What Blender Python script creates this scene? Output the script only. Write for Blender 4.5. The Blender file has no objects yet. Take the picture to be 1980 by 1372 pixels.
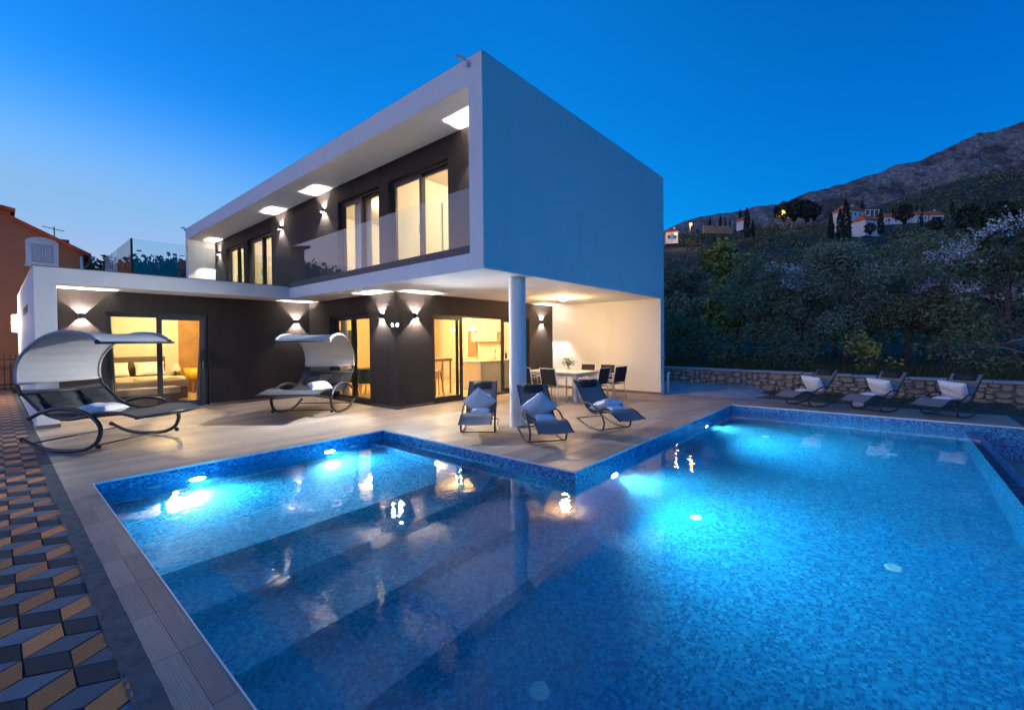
import bpy, bmesh, math, random
import numpy as np
from mathutils import Vector, Matrix
R = math.radians
sc = bpy.context.scene
COL = sc.collection

# ------------------------------------------------------------------ camera
YAW, PITCH, ROLL = 0.7061, -0.0147, -0.0091
cam = bpy.data.objects.new('camera', bpy.data.cameras.new('camera'))
COL.objects.link(cam)
sc.camera = cam
fw = Vector((math.cos(YAW), math.sin(YAW), 0)); rt = Vector((math.sin(YAW), -math.cos(YAW), 0)); up = Vector((0, 0, 1))
f2 = fw*math.cos(PITCH) + up*math.sin(PITCH); u2 = up*math.cos(PITCH) - fw*math.sin(PITCH)
r3 = rt*math.cos(ROLL) + u2*math.sin(ROLL); u3 = u2*math.cos(ROLL) - rt*math.sin(ROLL)
cam.matrix_world = Matrix(((r3.x, u3.x, -f2.x, -5.126), (r3.y, u3.y, -f2.y, -4.951), (r3.z, u3.z, -f2.z, 1.58), (0, 0, 0, 1)))
cam.data.sensor_width = 36.0
cam.data.lens = 36.0*855.1/1980
cam.data.shift_y = -0.0075
cam.data.clip_start = 0.05
cam.data.clip_end = 9000

# ------------------------------------------------------------------ dusk sky
SUN_AZ = YAW + R(80)          # the afterglow lies to the left of the picture
world = bpy.data.worlds.new('World'); sc.world = world; world.use_nodes = True
nt = world.node_tree
bg = nt.nodes['Background']
def nd(t, typ, **kw):
    n = t.nodes.new(typ)
    for k, v in kw.items():
        if k.startswith('i_'): n.inputs[k[2:].replace('_', ' ')].default_value = v
        elif k[0] == 'n' and k[1:].isdigit(): n.inputs[int(k[1:])].default_value = v
        else: setattr(n, k, v)
    return n
sky = nd(nt, 'ShaderNodeTexSky', sky_type='NISHITA', sun_disc=False)
sky.sun_elevation = R(2.0); sky.sun_rotation = R(90) - SUN_AZ; sky.ozone_density = 6.0
tc = nd(nt, 'ShaderNodeTexCoord')
nrm = nd(nt, 'ShaderNodeVectorMath', operation='NORMALIZE'); nt.links.new(tc.outputs['Generated'], nrm.inputs[0])
sep = nd(nt, 'ShaderNodeSeparateXYZ'); nt.links.new(nrm.outputs[0], sep.inputs[0])
flat = nd(nt, 'ShaderNodeVectorMath', operation='MULTIPLY'); flat.inputs[1].default_value = (1, 1, 0); nt.links.new(nrm.outputs[0], flat.inputs[0])
fln = nd(nt, 'ShaderNodeVectorMath', operation='NORMALIZE'); nt.links.new(flat.outputs[0], fln.inputs[0])
dt = nd(nt, 'ShaderNodeVectorMath', operation='DOT_PRODUCT'); dt.inputs[1].default_value = (math.cos(SUN_AZ), math.sin(SUN_AZ), 0); nt.links.new(fln.outputs[0], dt.inputs[0])
def mapr(src, a, b, c=0.0, d=1.0, t=nt):
    m = nd(t, 'ShaderNodeMapRange', interpolation_type='SMOOTHSTEP')
    m.inputs[1].default_value = a; m.inputs[2].default_value = b; m.inputs[3].default_value = c; m.inputs[4].default_value = d
    t.links.new(src, m.inputs[0]); return m.outputs[0]
glow_az = mapr(dt.outputs['Value'], 0.0, 1.0)
glow_el = mapr(sep.outputs[2], 0.0, 0.50, 1.0, 0.0)
gl = nd(nt, 'ShaderNodeMath', operation='MULTIPLY'); nt.links.new(glow_az, gl.inputs[0]); nt.links.new(glow_el, gl.inputs[1])
dark = mapr(dt.outputs['Value'], 0.15, -0.75)
m1 = nd(nt, 'ShaderNodeMix', data_type='RGBA'); m1.inputs[6].default_value = (0.14, 1.34, 1.16, 1); m1.inputs[7].default_value = (0.01, 0.62, 0.66, 1)
nt.links.new(dark, m1.inputs[0])
m0 = nd(nt, 'ShaderNodeMix', data_type='RGBA'); m0.inputs[7].default_value = (0.22, 0.90, 0.86, 1); nt.links.new(mapr(dt.outputs['Value'], 0.10, 0.85), m0.inputs[0]); nt.links.new(m1.outputs[2], m0.inputs[6]); m1 = m0
mm = nd(nt, 'ShaderNodeMix', data_type='RGBA', blend_type='MULTIPLY'); mm.inputs[0].default_value = 1
nt.links.new(sky.outputs[0], mm.inputs[6]); nt.links.new(m1.outputs[2], mm.inputs[7])
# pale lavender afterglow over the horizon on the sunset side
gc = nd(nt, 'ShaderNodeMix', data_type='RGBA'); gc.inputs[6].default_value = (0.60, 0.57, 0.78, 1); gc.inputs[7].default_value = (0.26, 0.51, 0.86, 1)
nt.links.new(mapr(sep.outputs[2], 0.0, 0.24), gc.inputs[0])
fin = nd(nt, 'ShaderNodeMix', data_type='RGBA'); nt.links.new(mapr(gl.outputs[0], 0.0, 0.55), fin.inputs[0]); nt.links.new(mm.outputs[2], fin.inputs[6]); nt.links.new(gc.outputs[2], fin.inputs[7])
# extra pink glow added low in the unseen sky at left, tints facade and loungers
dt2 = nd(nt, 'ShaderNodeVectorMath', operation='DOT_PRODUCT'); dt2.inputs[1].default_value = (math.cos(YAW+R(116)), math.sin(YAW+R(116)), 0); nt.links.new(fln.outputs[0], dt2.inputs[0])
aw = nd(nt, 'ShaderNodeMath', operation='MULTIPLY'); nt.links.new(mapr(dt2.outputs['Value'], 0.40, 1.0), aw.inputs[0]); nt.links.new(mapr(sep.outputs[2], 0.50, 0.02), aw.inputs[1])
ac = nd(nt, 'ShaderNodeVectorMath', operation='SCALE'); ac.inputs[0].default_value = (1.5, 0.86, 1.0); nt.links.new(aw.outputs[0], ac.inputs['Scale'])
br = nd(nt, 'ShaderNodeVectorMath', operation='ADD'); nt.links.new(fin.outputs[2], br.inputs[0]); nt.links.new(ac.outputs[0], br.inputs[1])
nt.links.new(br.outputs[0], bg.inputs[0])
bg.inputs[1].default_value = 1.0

sc.view_settings.view_transform = 'Standard'; sc.view_settings.look = 'None'
sc.view_settings.exposure = 0.0; sc.view_settings.gamma = 1.0; sc.view_settings.use_curve_mapping = False
sc.cycles.use_denoising = True
try: sc.cycles.denoiser = 'OPENIMAGEDENOISE'
except Exception: pass
sc.cycles.max_bounces = 10; sc.cycles.diffuse_bounces = 3; sc.cycles.glossy_bounces = 4
sc.cycles.volume_bounces = 2; sc.cycles.transmission_bounces = 8; sc.cycles.transparent_max_bounces = 16
sc.cycles.sample_clamp_indirect = 120.0
sc.cycles.caustics_reflective = False
sc.cycles.caustics_refractive = True

# ------------------------------------------------------------------ materials
MATS = {}
def new_mat(name):
    m = bpy.data.materials.new(name); m.use_nodes = True
    t = m.node_tree; b = t.nodes['Principled BSDF']
    MATS[name] = m
    return m, t, b
def noise(t, scale, detail=4.0, rough=0.55, vec=None, coord='Object', stretch=None):
    n = nd(t, 'ShaderNodeTexNoise'); n.inputs['Scale'].default_value = scale; n.inputs['Detail'].default_value = detail; n.inputs['Roughness'].default_value = rough
    if vec is None:
        c = nd(t, 'ShaderNodeTexCoord'); vec = c.outputs[coord]
    if stretch:
        mp = nd(t, 'ShaderNodeMapping'); mp.inputs['Scale'].default_value = stretch; t.links.new(vec, mp.inputs[0]); vec = mp.outputs[0]
    t.links.new(vec, n.inputs['Vector'])
    return n.outputs['Fac']
def ramp(t, fac, stops, interp='LINEAR'):
    r = nd(t, 'ShaderNodeValToRGB'); cr = r.color_ramp; cr.interpolation = interp
    while len(cr.elements) > 1: cr.elements.remove(cr.elements[-1])
    cr.elements[0].position = stops[0][0]; cr.elements[0].color = (*stops[0][1], 1)
    for p, c in stops[1:]:
        e = cr.elements.new(p); e.color = (*c, 1)
    t.links.new(fac, r.inputs[0]); return r.outputs[0]
def bump(t, b, h, strength=0.3, dist=0.01):
    n = nd(t, 'ShaderNodeBump'); n.inputs['Strength'].default_value = strength; n.inputs['Distance'].default_value = dist
    t.links.new(h, n.inputs['Height']); t.links.new(n.outputs[0], b.inputs['Normal'])
def simple(name, col, rough=0.5, metal=0.0, var=0.12, vscale=6.0, bmp=0.0, bscale=80.0, spec=0.5, coord='Object'):
    m, t, b = new_mat(name)
    f = noise(t, vscale, coord=coord)
    lo = tuple(c*(1-var) for c in col); hi = tuple(min(1, c*(1+var)) for c in col)
    t.links.new(ramp(t, f, [(0.3, lo), (0.7, hi)]), b.inputs['Base Color'])
    b.inputs['Roughness'].default_value = rough; b.inputs['Metallic'].default_value = metal
    b.inputs['Specular IOR Level'].default_value = spec
    if bmp: bump(t, b, noise(t, bscale, coord=coord), bmp, 0.004)
    return m
def emit(name, col, strength):
    m, t, b = new_mat(name)
    b.inputs['Base Color'].default_value = (*col, 1); b.inputs['Emission Color'].default_value = (*col, 1); b.inputs['Emission Strength'].default_value = strength
    return m
def render_wall(name, col, rough, k):
    m, t, b = new_mat(name)
    f1 = noise(t, .55, 5, .6); f2 = noise(t, 2.6, 5, .6, stretch=(1, 1, .12)); f3 = noise(t, 22, 4, .6)
    a1 = nd(t, 'ShaderNodeMath', operation='MULTIPLY_ADD'); a1.inputs[1].default_value = .8; t.links.new(f2, a1.inputs[0]); t.links.new(f1, a1.inputs[2])
    a2 = nd(t, 'ShaderNodeMath', operation='MULTIPLY_ADD'); a2.inputs[1].default_value = .35; t.links.new(f3, a2.inputs[0]); t.links.new(a1.outputs[0], a2.inputs[2])
    t.links.new(ramp(t, a2.outputs[0], [(.75, tuple(c*(1-k) for c in col)), (1.0, col), (1.3, tuple(min(.85, c*(1+k*.5)) for c in col))]), b.inputs['Base Color'])
    b.inputs['Roughness'].default_value = rough; b.inputs['Specular IOR Level'].default_value = .2
    bm = nd(t, 'ShaderNodeMath', operation='MULTIPLY_ADD'); bm.inputs[1].default_value = 2.0; t.links.new(noise(t, 5, 3, .5), bm.inputs[0]); t.links.new(noise(t, 150, 3, .6), bm.inputs[2])
    bump(t, b, bm.outputs[0], .4, .004)
    return m
WHITE = render_wall('white_render', (0.76, 0.76, 0.75), .85, .045)
DARK = render_wall('anthracite_render', (0.050, 0.043, 0.043), .9, .22)
CREAM = simple('cream_paint', (0.74, 0.67, 0.55), 0.8, var=0.03, vscale=1.0)
FRAME = simple('anthracite_aluminium', (0.028, 0.031, 0.036), 0.4, var=0.08, spec=0.5)
TUBE = simple('dark_grey_tube', (0.045, 0.05, 0.058), 0.32, metal=0.4, var=0.08)
SLING = simple('dark_textilene', (0.055, 0.06, 0.07), 0.8, var=0.15, vscale=40, bmp=0.3, bscale=400)
SLING_L = simple('grey_textilene', (0.19, 0.185, 0.185), 0.75, var=0.15, vscale=40, bmp=0.3, bscale=400)
BLACKF = simple('black_headrest_fabric', (0.018, 0.02, 0.025), 0.7, var=0.2, vscale=30)
CANVAS = simple('white_canopy_cloth', (0.66, 0.67, 0.68), 1.0, var=0.05, vscale=5, bmp=0.3, bscale=9, spec=0.0)
_t = CANVAS.node_tree; _o = next(n for n in _t.nodes if n.type == 'OUTPUT_MATERIAL'); _b = next(n for n in _t.nodes if n.type == 'BSDF_PRINCIPLED')
_tr = nd(_t, 'ShaderNodeBsdfTranslucent'); _tr.inputs[0].default_value = (.66, .67, .69, 1); _mx = nd(_t, 'ShaderNodeMixShader'); _mx.inputs[0].default_value = .38
_t.links.new(_b.outputs[0], _mx.inputs[1]); _t.links.new(_tr.outputs[0], _mx.inputs[2]); _t.links.new(_mx.outputs[0], _o.inputs['Surface'])
CUSH = simple('white_cushion_cotton', (0.76, 0.76, 0.78), 0.9, var=0.06, vscale=9, bmp=0.35, bscale=14)
BLUSH = simple('pale_blue_cushion_cotton', (0.42, 0.50, 0.62), 0.9, var=0.1, vscale=9, bmp=0.35, bscale=14)
WALUM = simple('white_aluminium', (0.72, 0.71, 0.69), 0.4, var=0.05)
BROWNSK = simple('brown_skirting_tile', (0.15, 0.12, 0.10), 0.6, var=0.15)
CHROME = simple('brushed_steel', (0.55, 0.55, 0.56), 0.25, metal=1.0, var=0.05)
BLACK = simple('black_plastic', (0.015, 0.015, 0.017), 0.45, var=0.1)
CONC = simple('rough_concrete', (0.095, 0.095, 0.10), 0.95, var=0.3, vscale=14, bmp=1.0, bscale=60)
CONC2 = simple('poured_concrete', (0.36, 0.36, 0.36), 0.95, var=0.25, vscale=3, bmp=0.8, bscale=30)
SOIL = simple('dry_soil', (0.10, 0.085, 0.06), 1.0, var=0.5, vscale=5, bmp=1.0, bscale=30)
ORANGE = simple('orange_house_paint', (0.52, 0.20, 0.10), 0.9, var=0.12, vscale=1.0, bmp=0.2)
ROOFT = simple('terracotta_roof', (0.70, 0.13, 0.055), 0.85, var=0.3, vscale=3.0)
SLINGB = simple('brown_black_sling', (0.028, 0.024, 0.022), 0.85, var=0.15, vscale=40)
SHUTG = simple('grey_shutter_paint', (0.30, 0.36, 0.45), 0.6, var=0.05)
SHUT = simple('white_shutter_paint', (0.70, 0.74, 0.80), 0.6, var=0.05)
HOUSEW = simple('white_house_paint', (0.70, 0.68, 0.66), 0.9, var=0.06, vscale=0.4)
WOOD = simple('oak_veneer', (0.42, 0.24, 0.10), 0.5, var=0.2, vscale=4)
BEIGE = simple('beige_linen', (0.55, 0.45, 0.32), 0.9, var=0.1, vscale=8, bmp=0.3, bscale=30)
LINEN = simple('white_bed_linen', (0.78, 0.76, 0.72), 0.9, var=0.04, vscale=6, bmp=0.4, bscale=10)
TAUPE = simple('taupe_upholstery', (0.17, 0.13, 0.10), 0.9, var=0.15, vscale=8)
GREENF = simple('green_upholstery', (0.07, 0.12, 0.09), 0.85, var=0.15)
YELLOWF = simple('yellow_plastic', (0.8, 0.5, 0.03), 0.5, var=0.05)
CABIN = simple('white_cabinet_lacquer', (0.74, 0.68, 0.55), 0.35, var=0.02)
BRONZE = simple('bronze_panel', (0.30, 0.20, 0.11), 0.35, var=0.1)
IFLOOR = simple('pale_interior_floor', (0.50, 0.36, 0.2), 0.35, var=0.12, vscale=3)
TERRA = simple('terracotta_wall_paint', (0.62, 0.36, 0.2), 0.85, var=0.04)
CURT = simple('white_curtain', (0.78, 0.72, 0.58), 0.9, var=0.04)
BARK = simple('olive_bark', (0.10, 0.085, 0.075), 0.95, var=0.35, vscale=10, bmp=0.8, bscale=20)
LAMPMETAL = simple('black_lamp_metal', (0.02, 0.02, 0.022), 0.45, var=0.05)

def glass_mat(name, tint, ior=1.45, rough=0.0):
    m = bpy.data.materials.new(name); m.use_nodes = True; t = m.node_tree; t.nodes.clear()
    o = nd(t, 'ShaderNodeOutputMaterial'); tr = nd(t, 'ShaderNodeBsdfTransparent'); g = nd(t, 'ShaderNodeBsdfGlossy'); fr = nd(t, 'ShaderNodeFresnel'); mx = nd(t, 'ShaderNodeMixShader')
    tr.inputs[0].default_value = (*tint, 1); g.inputs[0].default_value = (1, 1, 1, 1); g.inputs['Roughness'].default_value = rough; fr.inputs[0].default_value = ior
    ge = nd(t, 'ShaderNodeNewGeometry'); iv = nd(t, 'ShaderNodeMath', operation='SUBTRACT'); iv.inputs[0].default_value = 1.0; t.links.new(ge.outputs['Backfacing'], iv.inputs[1])
    ml = nd(t, 'ShaderNodeMath', operation='MULTIPLY'); t.links.new(fr.outputs[0], ml.inputs[0]); t.links.new(iv.outputs[0], ml.inputs[1])
    t.links.new(ml.outputs[0], mx.inputs[0]); t.links.new(tr.outputs[0], mx.inputs[1]); t.links.new(g.outputs[0], mx.inputs[2]); t.links.new(mx.outputs[0], o.inputs[0])
    MATS[name] = m; return m
GLASS = glass_mat('window_glass', (0.97, 0.98, 0.97))
RAILGL = glass_mat('railing_glass', (0.90, 0.96, 0.95), 1.8)

def mosaic():
    m, t, b = new_mat('blue_glass_mosaic')
    uv = nd(t, 'ShaderNodeUVMap')
    sc_ = nd(t, 'ShaderNodeVectorMath', operation='SCALE'); sc_.inputs['Scale'].default_value = 1/0.0275; t.links.new(uv.outputs[0], sc_.inputs[0])
    fl = nd(t, 'ShaderNodeVectorMath', operation='FLOOR'); t.links.new(sc_.outputs[0], fl.inputs[0])
    wn = nd(t, 'ShaderNodeTexWhiteNoise', noise_dimensions='2D'); t.links.new(fl.outputs[0], wn.inputs['Vector'])
    col = ramp(t, wn.outputs['Value'], [(0.0, (0.008, 0.07, 0.22)), (0.22, (0.010, 0.13, 0.34)), (0.42, (0.014, 0.22, 0.46)), (0.70, (0.02, 0.29, 0.54)), (0.92, (0.05, 0.38, 0.62))], 'CONSTANT')
    fr = nd(t, 'ShaderNodeVectorMath', operation='FRACTION'); t.links.new(sc_.outputs[0], fr.inputs[0])
    ds = nd(t, 'ShaderNodeVectorMath', operation='DISTANCE')  # unused helper removed below
    t.nodes.remove(ds)
    s = nd(t, 'ShaderNodeSeparateXYZ'); t.links.new(fr.outputs[0], s.inputs[0])
    def edge(o):
        a = nd(t, 'ShaderNodeMath', operation='SUBTRACT'); a.inputs[1].default_value = 0.5; t.links.new(o, a.inputs[0])
        c = nd(t, 'ShaderNodeMath', operation='ABSOLUTE'); t.links.new(a.outputs[0], c.inputs[0]); return c.outputs[0]
    mxn = nd(t, 'ShaderNodeMath', operation='MAXIMUM'); t.links.new(edge(s.outputs[0]), mxn.inputs[0]); t.links.new(edge(s.outputs[1]), mxn.inputs[1])
    gr = nd(t, 'ShaderNodeMath', operation='GREATER_THAN'); gr.inputs[1].default_value = 0.455; t.links.new(mxn.outputs[0], gr.inputs[0])
    mix = nd(t, 'ShaderNodeMix', data_type='RGBA'); t.links.new(gr.outputs[0], mix.inputs[0]); t.links.new(col, mix.inputs[6]); mix.inputs[7].default_value = (0.04, 0.26, 0.48, 1)
    t.links.new(mix.outputs[2], b.inputs['Base Color'])
    b.inputs['Roughness'].default_value = 0.25
    inv = nd(t, 'ShaderNodeMath', operation='SUBTRACT'); inv.inputs[0].default_value = 1.0; t.links.new(gr.outputs[0], inv.inputs[1])
    bump(t, b, inv.outputs[0], 0.25, 0.002)
    return m
MOSAIC = mosaic()

def water():
    m = bpy.data.materials.new('pool_water'); m.use_nodes = True; t = m.node_tree; t.nodes.clear()
    o = nd(t, 'ShaderNodeOutputMaterial')
    rf = nd(t, 'ShaderNodeBsdfRefraction'); rf.inputs['IOR'].default_value = 1.33; rf.inputs['Roughness'].default_value = 0.0
    gl_ = nd(t, 'ShaderNodeBsdfGlossy'); gl_.inputs['Roughness'].default_value = 0.02; gl_.inputs[0].default_value = (1, 1, 1, 1)
    fr = nd(t, 'ShaderNodeFresnel'); fr.inputs[0].default_value = 1.33
    c = nd(t, 'ShaderNodeTexCoord')
    n1 = noise(t, 7.0, 2.0, 0.5, c.outputs['Object']); n2 = noise(t, 1.6, 1.0, 0.5, c.outputs['Object'])
    ad = nd(t, 'ShaderNodeMath', operation='MULTIPLY_ADD'); ad.inputs[1].default_value = 0.30; t.links.new(n1, ad.inputs[0]); t.links.new(n2, ad.inputs[2])
    bp = nd(t, 'ShaderNodeBump'); bp.inputs['Strength'].default_value = 1.0; bp.inputs['Distance'].default_value = 0.006; t.links.new(ad.outputs[0], bp.inputs['Height'])
    for n in (rf, gl_, fr): t.links.new(bp.outputs[0], n.inputs['Normal'])
    mx = nd(t, 'ShaderNodeMixShader'); t.links.new(fr.outputs[0], mx.inputs[0]); t.links.new(rf.outputs[0], mx.inputs[1]); t.links.new(gl_.outputs[0], mx.inputs[2])
    t.links.new(mx.outputs[0], o.inputs['Surface'])
    va = nd(t, 'ShaderNodeVolumeAbsorption'); va.inputs[0].default_value = (0.10, 0.78, 0.97, 1); va.inputs['Density'].default_value = 0.26
    vs = nd(t, 'ShaderNodeVolumeScatter'); vs.inputs[0].default_value = (0.12, 0.66, 1.0, 1); vs.inputs['Density'].default_value = 0.12; vs.inputs['Anisotropy'].default_value = 0.2
    av = nd(t, 'ShaderNodeAddShader'); t.links.new(va.outputs[0], av.inputs[0]); t.links.new(vs.outputs[0], av.inputs[1])
    t.links.new(av.outputs[0], o.inputs['Volume'])
    return m
WATER = water()

def plank_mat(name, lo, hi, grooves=False):
    m, t, b = new_mat(name)
    oi = nd(t, 'ShaderNodeObjectInfo')
    c = nd(t, 'ShaderNodeTexCoord')
    off = nd(t, 'ShaderNodeVectorMath', operation='ADD'); t.links.new(c.outputs['Object'], off.inputs[0])
    rs = nd(t, 'ShaderNodeVectorMath', operation='SCALE'); rs.inputs[0].default_value = (37, 91, 13); t.links.new(oi.outputs['Random'], rs.inputs['Scale']); t.links.new(rs.outputs[0], off.inputs[1])
    g = noise(t, 3.0, 6.0, 0.65, off.outputs[0], stretch=(0.7, 14, 1) if not grooves else (14, 0.7, 1))
    col = ramp(t, g, [(0.25, lo), (0.5, tuple((a+b_)/2 for a, b_ in zip(lo, hi))), (0.75, hi)])
    hs = nd(t, 'ShaderNodeHueSaturation'); t.links.new(col, hs.inputs['Color'])
    t.links.new(mapr(oi.outputs['Random'], 0, 1, 0.86, 1.12, t), hs.inputs['Value'])
    t.links.new(hs.outputs[0], b.inputs['Base Color'])
    ge = nd(t, 'ShaderNodeNewGeometry'); wet = noise(t, 1.1, 4, .6, ge.outputs['Position'])
    t.links.new(mapr(wet, .40, .66, .42, .60, t), b.inputs['Roughness']); b.inputs['Specular IOR Level'].default_value = 0.35
    bump(t, b, g, 0.12, 0.002)
    return m
DECK = plank_mat('greige_wood_look_tile', (0.295, 0.235, 0.185), (0.465, 0.38, 0.305))
COPE = plank_mat('greige_coping_tile', (0.27, 0.19, 0.155), (0.37, 0.275, 0.235), True)

def paver(name, col):
    m, t, b = new_mat(name)
    oi = nd(t, 'ShaderNodeObjectInfo'); c = nd(t, 'ShaderNodeTexCoord')
    geo = nd(t, 'ShaderNodeNewGeometry')
    f = noise(t, 120, 3, 0.6, geo.outputs['Position'])
    cl = ramp(t, f, [(0.3, tuple(x*0.75 for x in col)), (0.7, tuple(x*1.25 for x in col))])
    hs = nd(t, 'ShaderNodeHueSaturation'); t.links.new(cl, hs.inputs['Color']); t.links.new(mapr(oi.outputs['Random'], 0, 1, 0.75, 1.2, t), hs.inputs['Value'])
    t.links.new(hs.outputs[0], b.inputs['Base Color']); b.inputs['Roughness'].default_value = 0.85
    bump(t, b, f, 0.5, 0.002); return m
P_OCHRE = paver('ochre_paver', (0.60, 0.205, 0.06)); P_DARK = paver('charcoal_paver', (0.020, 0.025, 0.032)); P_MID = paver('grey_blue_paver', (0.12, 0.145, 0.17))

def stone_mat():
    m, t, b = new_mat('rubble_limestone')
    oi = nd(t, 'ShaderNodeObjectInfo'); c = nd(t, 'ShaderNodeTexCoord')
    f = noise(t, 9, 6, 0.65)
    base = ramp(t, oi.outputs['Random'], [(0.0, (0.42, 0.32, 0.22)), (0.35, (0.52, 0.45, 0.37)), (0.7, (0.36, 0.31, 0.27)), (1.0, (0.58, 0.42, 0.27))])
    mx = nd(t, 'ShaderNodeMix', data_type='RGBA', blend_type='MULTIPLY'); mx.inputs[0].default_value = 0.8; t.links.new(base, mx.inputs[6]); t.links.new(ramp(t, f, [(0.25, (0.45, 0.45, 0.45)), (0.7, (1.15, 1.12, 1.05))]), mx.inputs[7])
    t.links.new(mx.outputs[2], b.inputs['Base Color']); b.inputs['Roughness'].default_value = 0.95
    bump(t, b, f, 0.8, 0.02); return m
STONE = stone_mat()
MORTAR = simple('pale_mortar', (0.19, 0.165, 0.14), 1.0, var=0.3, vscale=10, bmp=0.6)

def leaf_mat(name, c1, c2, c3):
    m, t, b = new_mat(name)
    g = nd(t, 'ShaderNodeNewGeometry')
    cl = ramp(t, g.outputs['Random Per Island'], [(0.0, c1), (0.55, c2), (1.0, c3)])
    t.links.new(cl, b.inputs['Base Color']); b.inputs['Roughness'].default_value = 0.6; b.inputs['Specular IOR Level'].default_value = 0.3
    return m
OLIVE = leaf_mat('olive_leaf', (0.14, 0.17, 0.085), (0.20, 0.235, 0.12), (0.30, 0.33, 0.19))
OLIVE2 = leaf_mat('silver_olive_leaf', (0.17, 0.20, 0.125), (0.24, 0.28, 0.18), (0.35, 0.39, 0.27))
YGREEN = leaf_mat('yellow_green_leaf', (0.14, 0.16, 0.025), (0.27, 0.27, 0.05), (0.45, 0.41, 0.10))
DGREEN = leaf_mat('dark_green_leaf', (0.085, 0.12, 0.05), (0.12, 0.16, 0.07), (0.19, 0.22, 0.10))
BLOSSOM = leaf_mat('white_blossom', (0.55, 0.5, 0.52), (0.72, 0.68, 0.70), (0.82, 0.80, 0.82))
CYPM = leaf_mat('cypress_needle', (0.018, 0.032, 0.02), (0.03, 0.05, 0.03), (0.05, 0.07, 0.04))
SCRUBM = leaf_mat('scrub_leaf', (0.06, 0.09, 0.04), (0.11, 0.14, 0.06), (0.20, 0.20, 0.11))
PLANTM = leaf_mat('table_plant_leaf', (0.06, 0.10, 0.05), (0.10, 0.14, 0.07), (0.15, 0.18, 0.1))

# ------------------------------------------------------------------ mesh helpers
def tag(o, label=None, cat=None, group=None, kind=None):
    if label: o['label'] = label
    if cat: o['category'] = cat
    if group: o['group'] = group
    if kind: o['kind'] = kind
    return o
def empty(name, loc=(0, 0, 0), rz=0.0, label=None, cat=None, group=None):
    o = bpy.data.objects.new(name, None); COL.objects.link(o); o.location = loc; o.rotation_euler = (0, 0, rz); o.empty_display_size = 0.2
    return tag(o, label, cat, group)
def box_uv(me):
    n = len(me.loops)
    if n == 0: return
    uvl = me.uv_layers.new(name='UVMap')
    co = np.empty(len(me.vertices)*3, np.float32); me.vertices.foreach_get('co', co); co = co.reshape(-1, 3)
    vi = np.empty(n, np.int32); me.loops.foreach_get('vertex_index', vi)
    np_ = len(me.polygons)
    no = np.empty(np_*3, np.float32); me.polygons.foreach_get('normal', no); no = np.abs(no.reshape(-1, 3))
    lt = np.empty(np_, np.int32); me.polygons.foreach_get('loop_total', lt)
    ax = np.repeat(no.argmax(1), lt); p = co[vi]
    u = np.where(ax == 0, p[:, 1], p[:, 0]); v = np.where(ax == 2, p[:, 1], p[:, 2])
    uvl.data.foreach_set('uv', np.stack([u, v], 1).astype(np.float32).ravel())
def mesh_of(name, v, f, mat, smooth=False, bevel=0.0, segs=1):
    me = bpy.data.meshes.new(name); me.from_pydata([tuple(a) for a in v], [], f)
    if bevel > 0:
        bm = bmesh.new(); bm.from_mesh(me)
        es = [e for e in bm.edges if len(e.link_faces) == 2 and e.calc_face_angle() > 0.6]
        bmesh.ops.bevel(bm, geom=es, offset=bevel, segments=segs, affect='EDGES', profile=0.7)
        bm.to_mesh(me); bm.free()
    for m in (mat if isinstance(mat, (list, tuple)) else [mat]): me.materials.append(m)
    if smooth: me.polygons.foreach_set('use_smooth', [True]*len(me.polygons))
    box_uv(me); me.update(); return me
def link(name, me, parent=None, loc=None, rz=None):
    o = bpy.data.objects.new(name, me); COL.objects.link(o)
    if parent is not None: o.parent = parent
    if loc is not None: o.location = loc
    if rz is not None: o.rotation_euler = (0, 0, rz)
    return o
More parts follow.
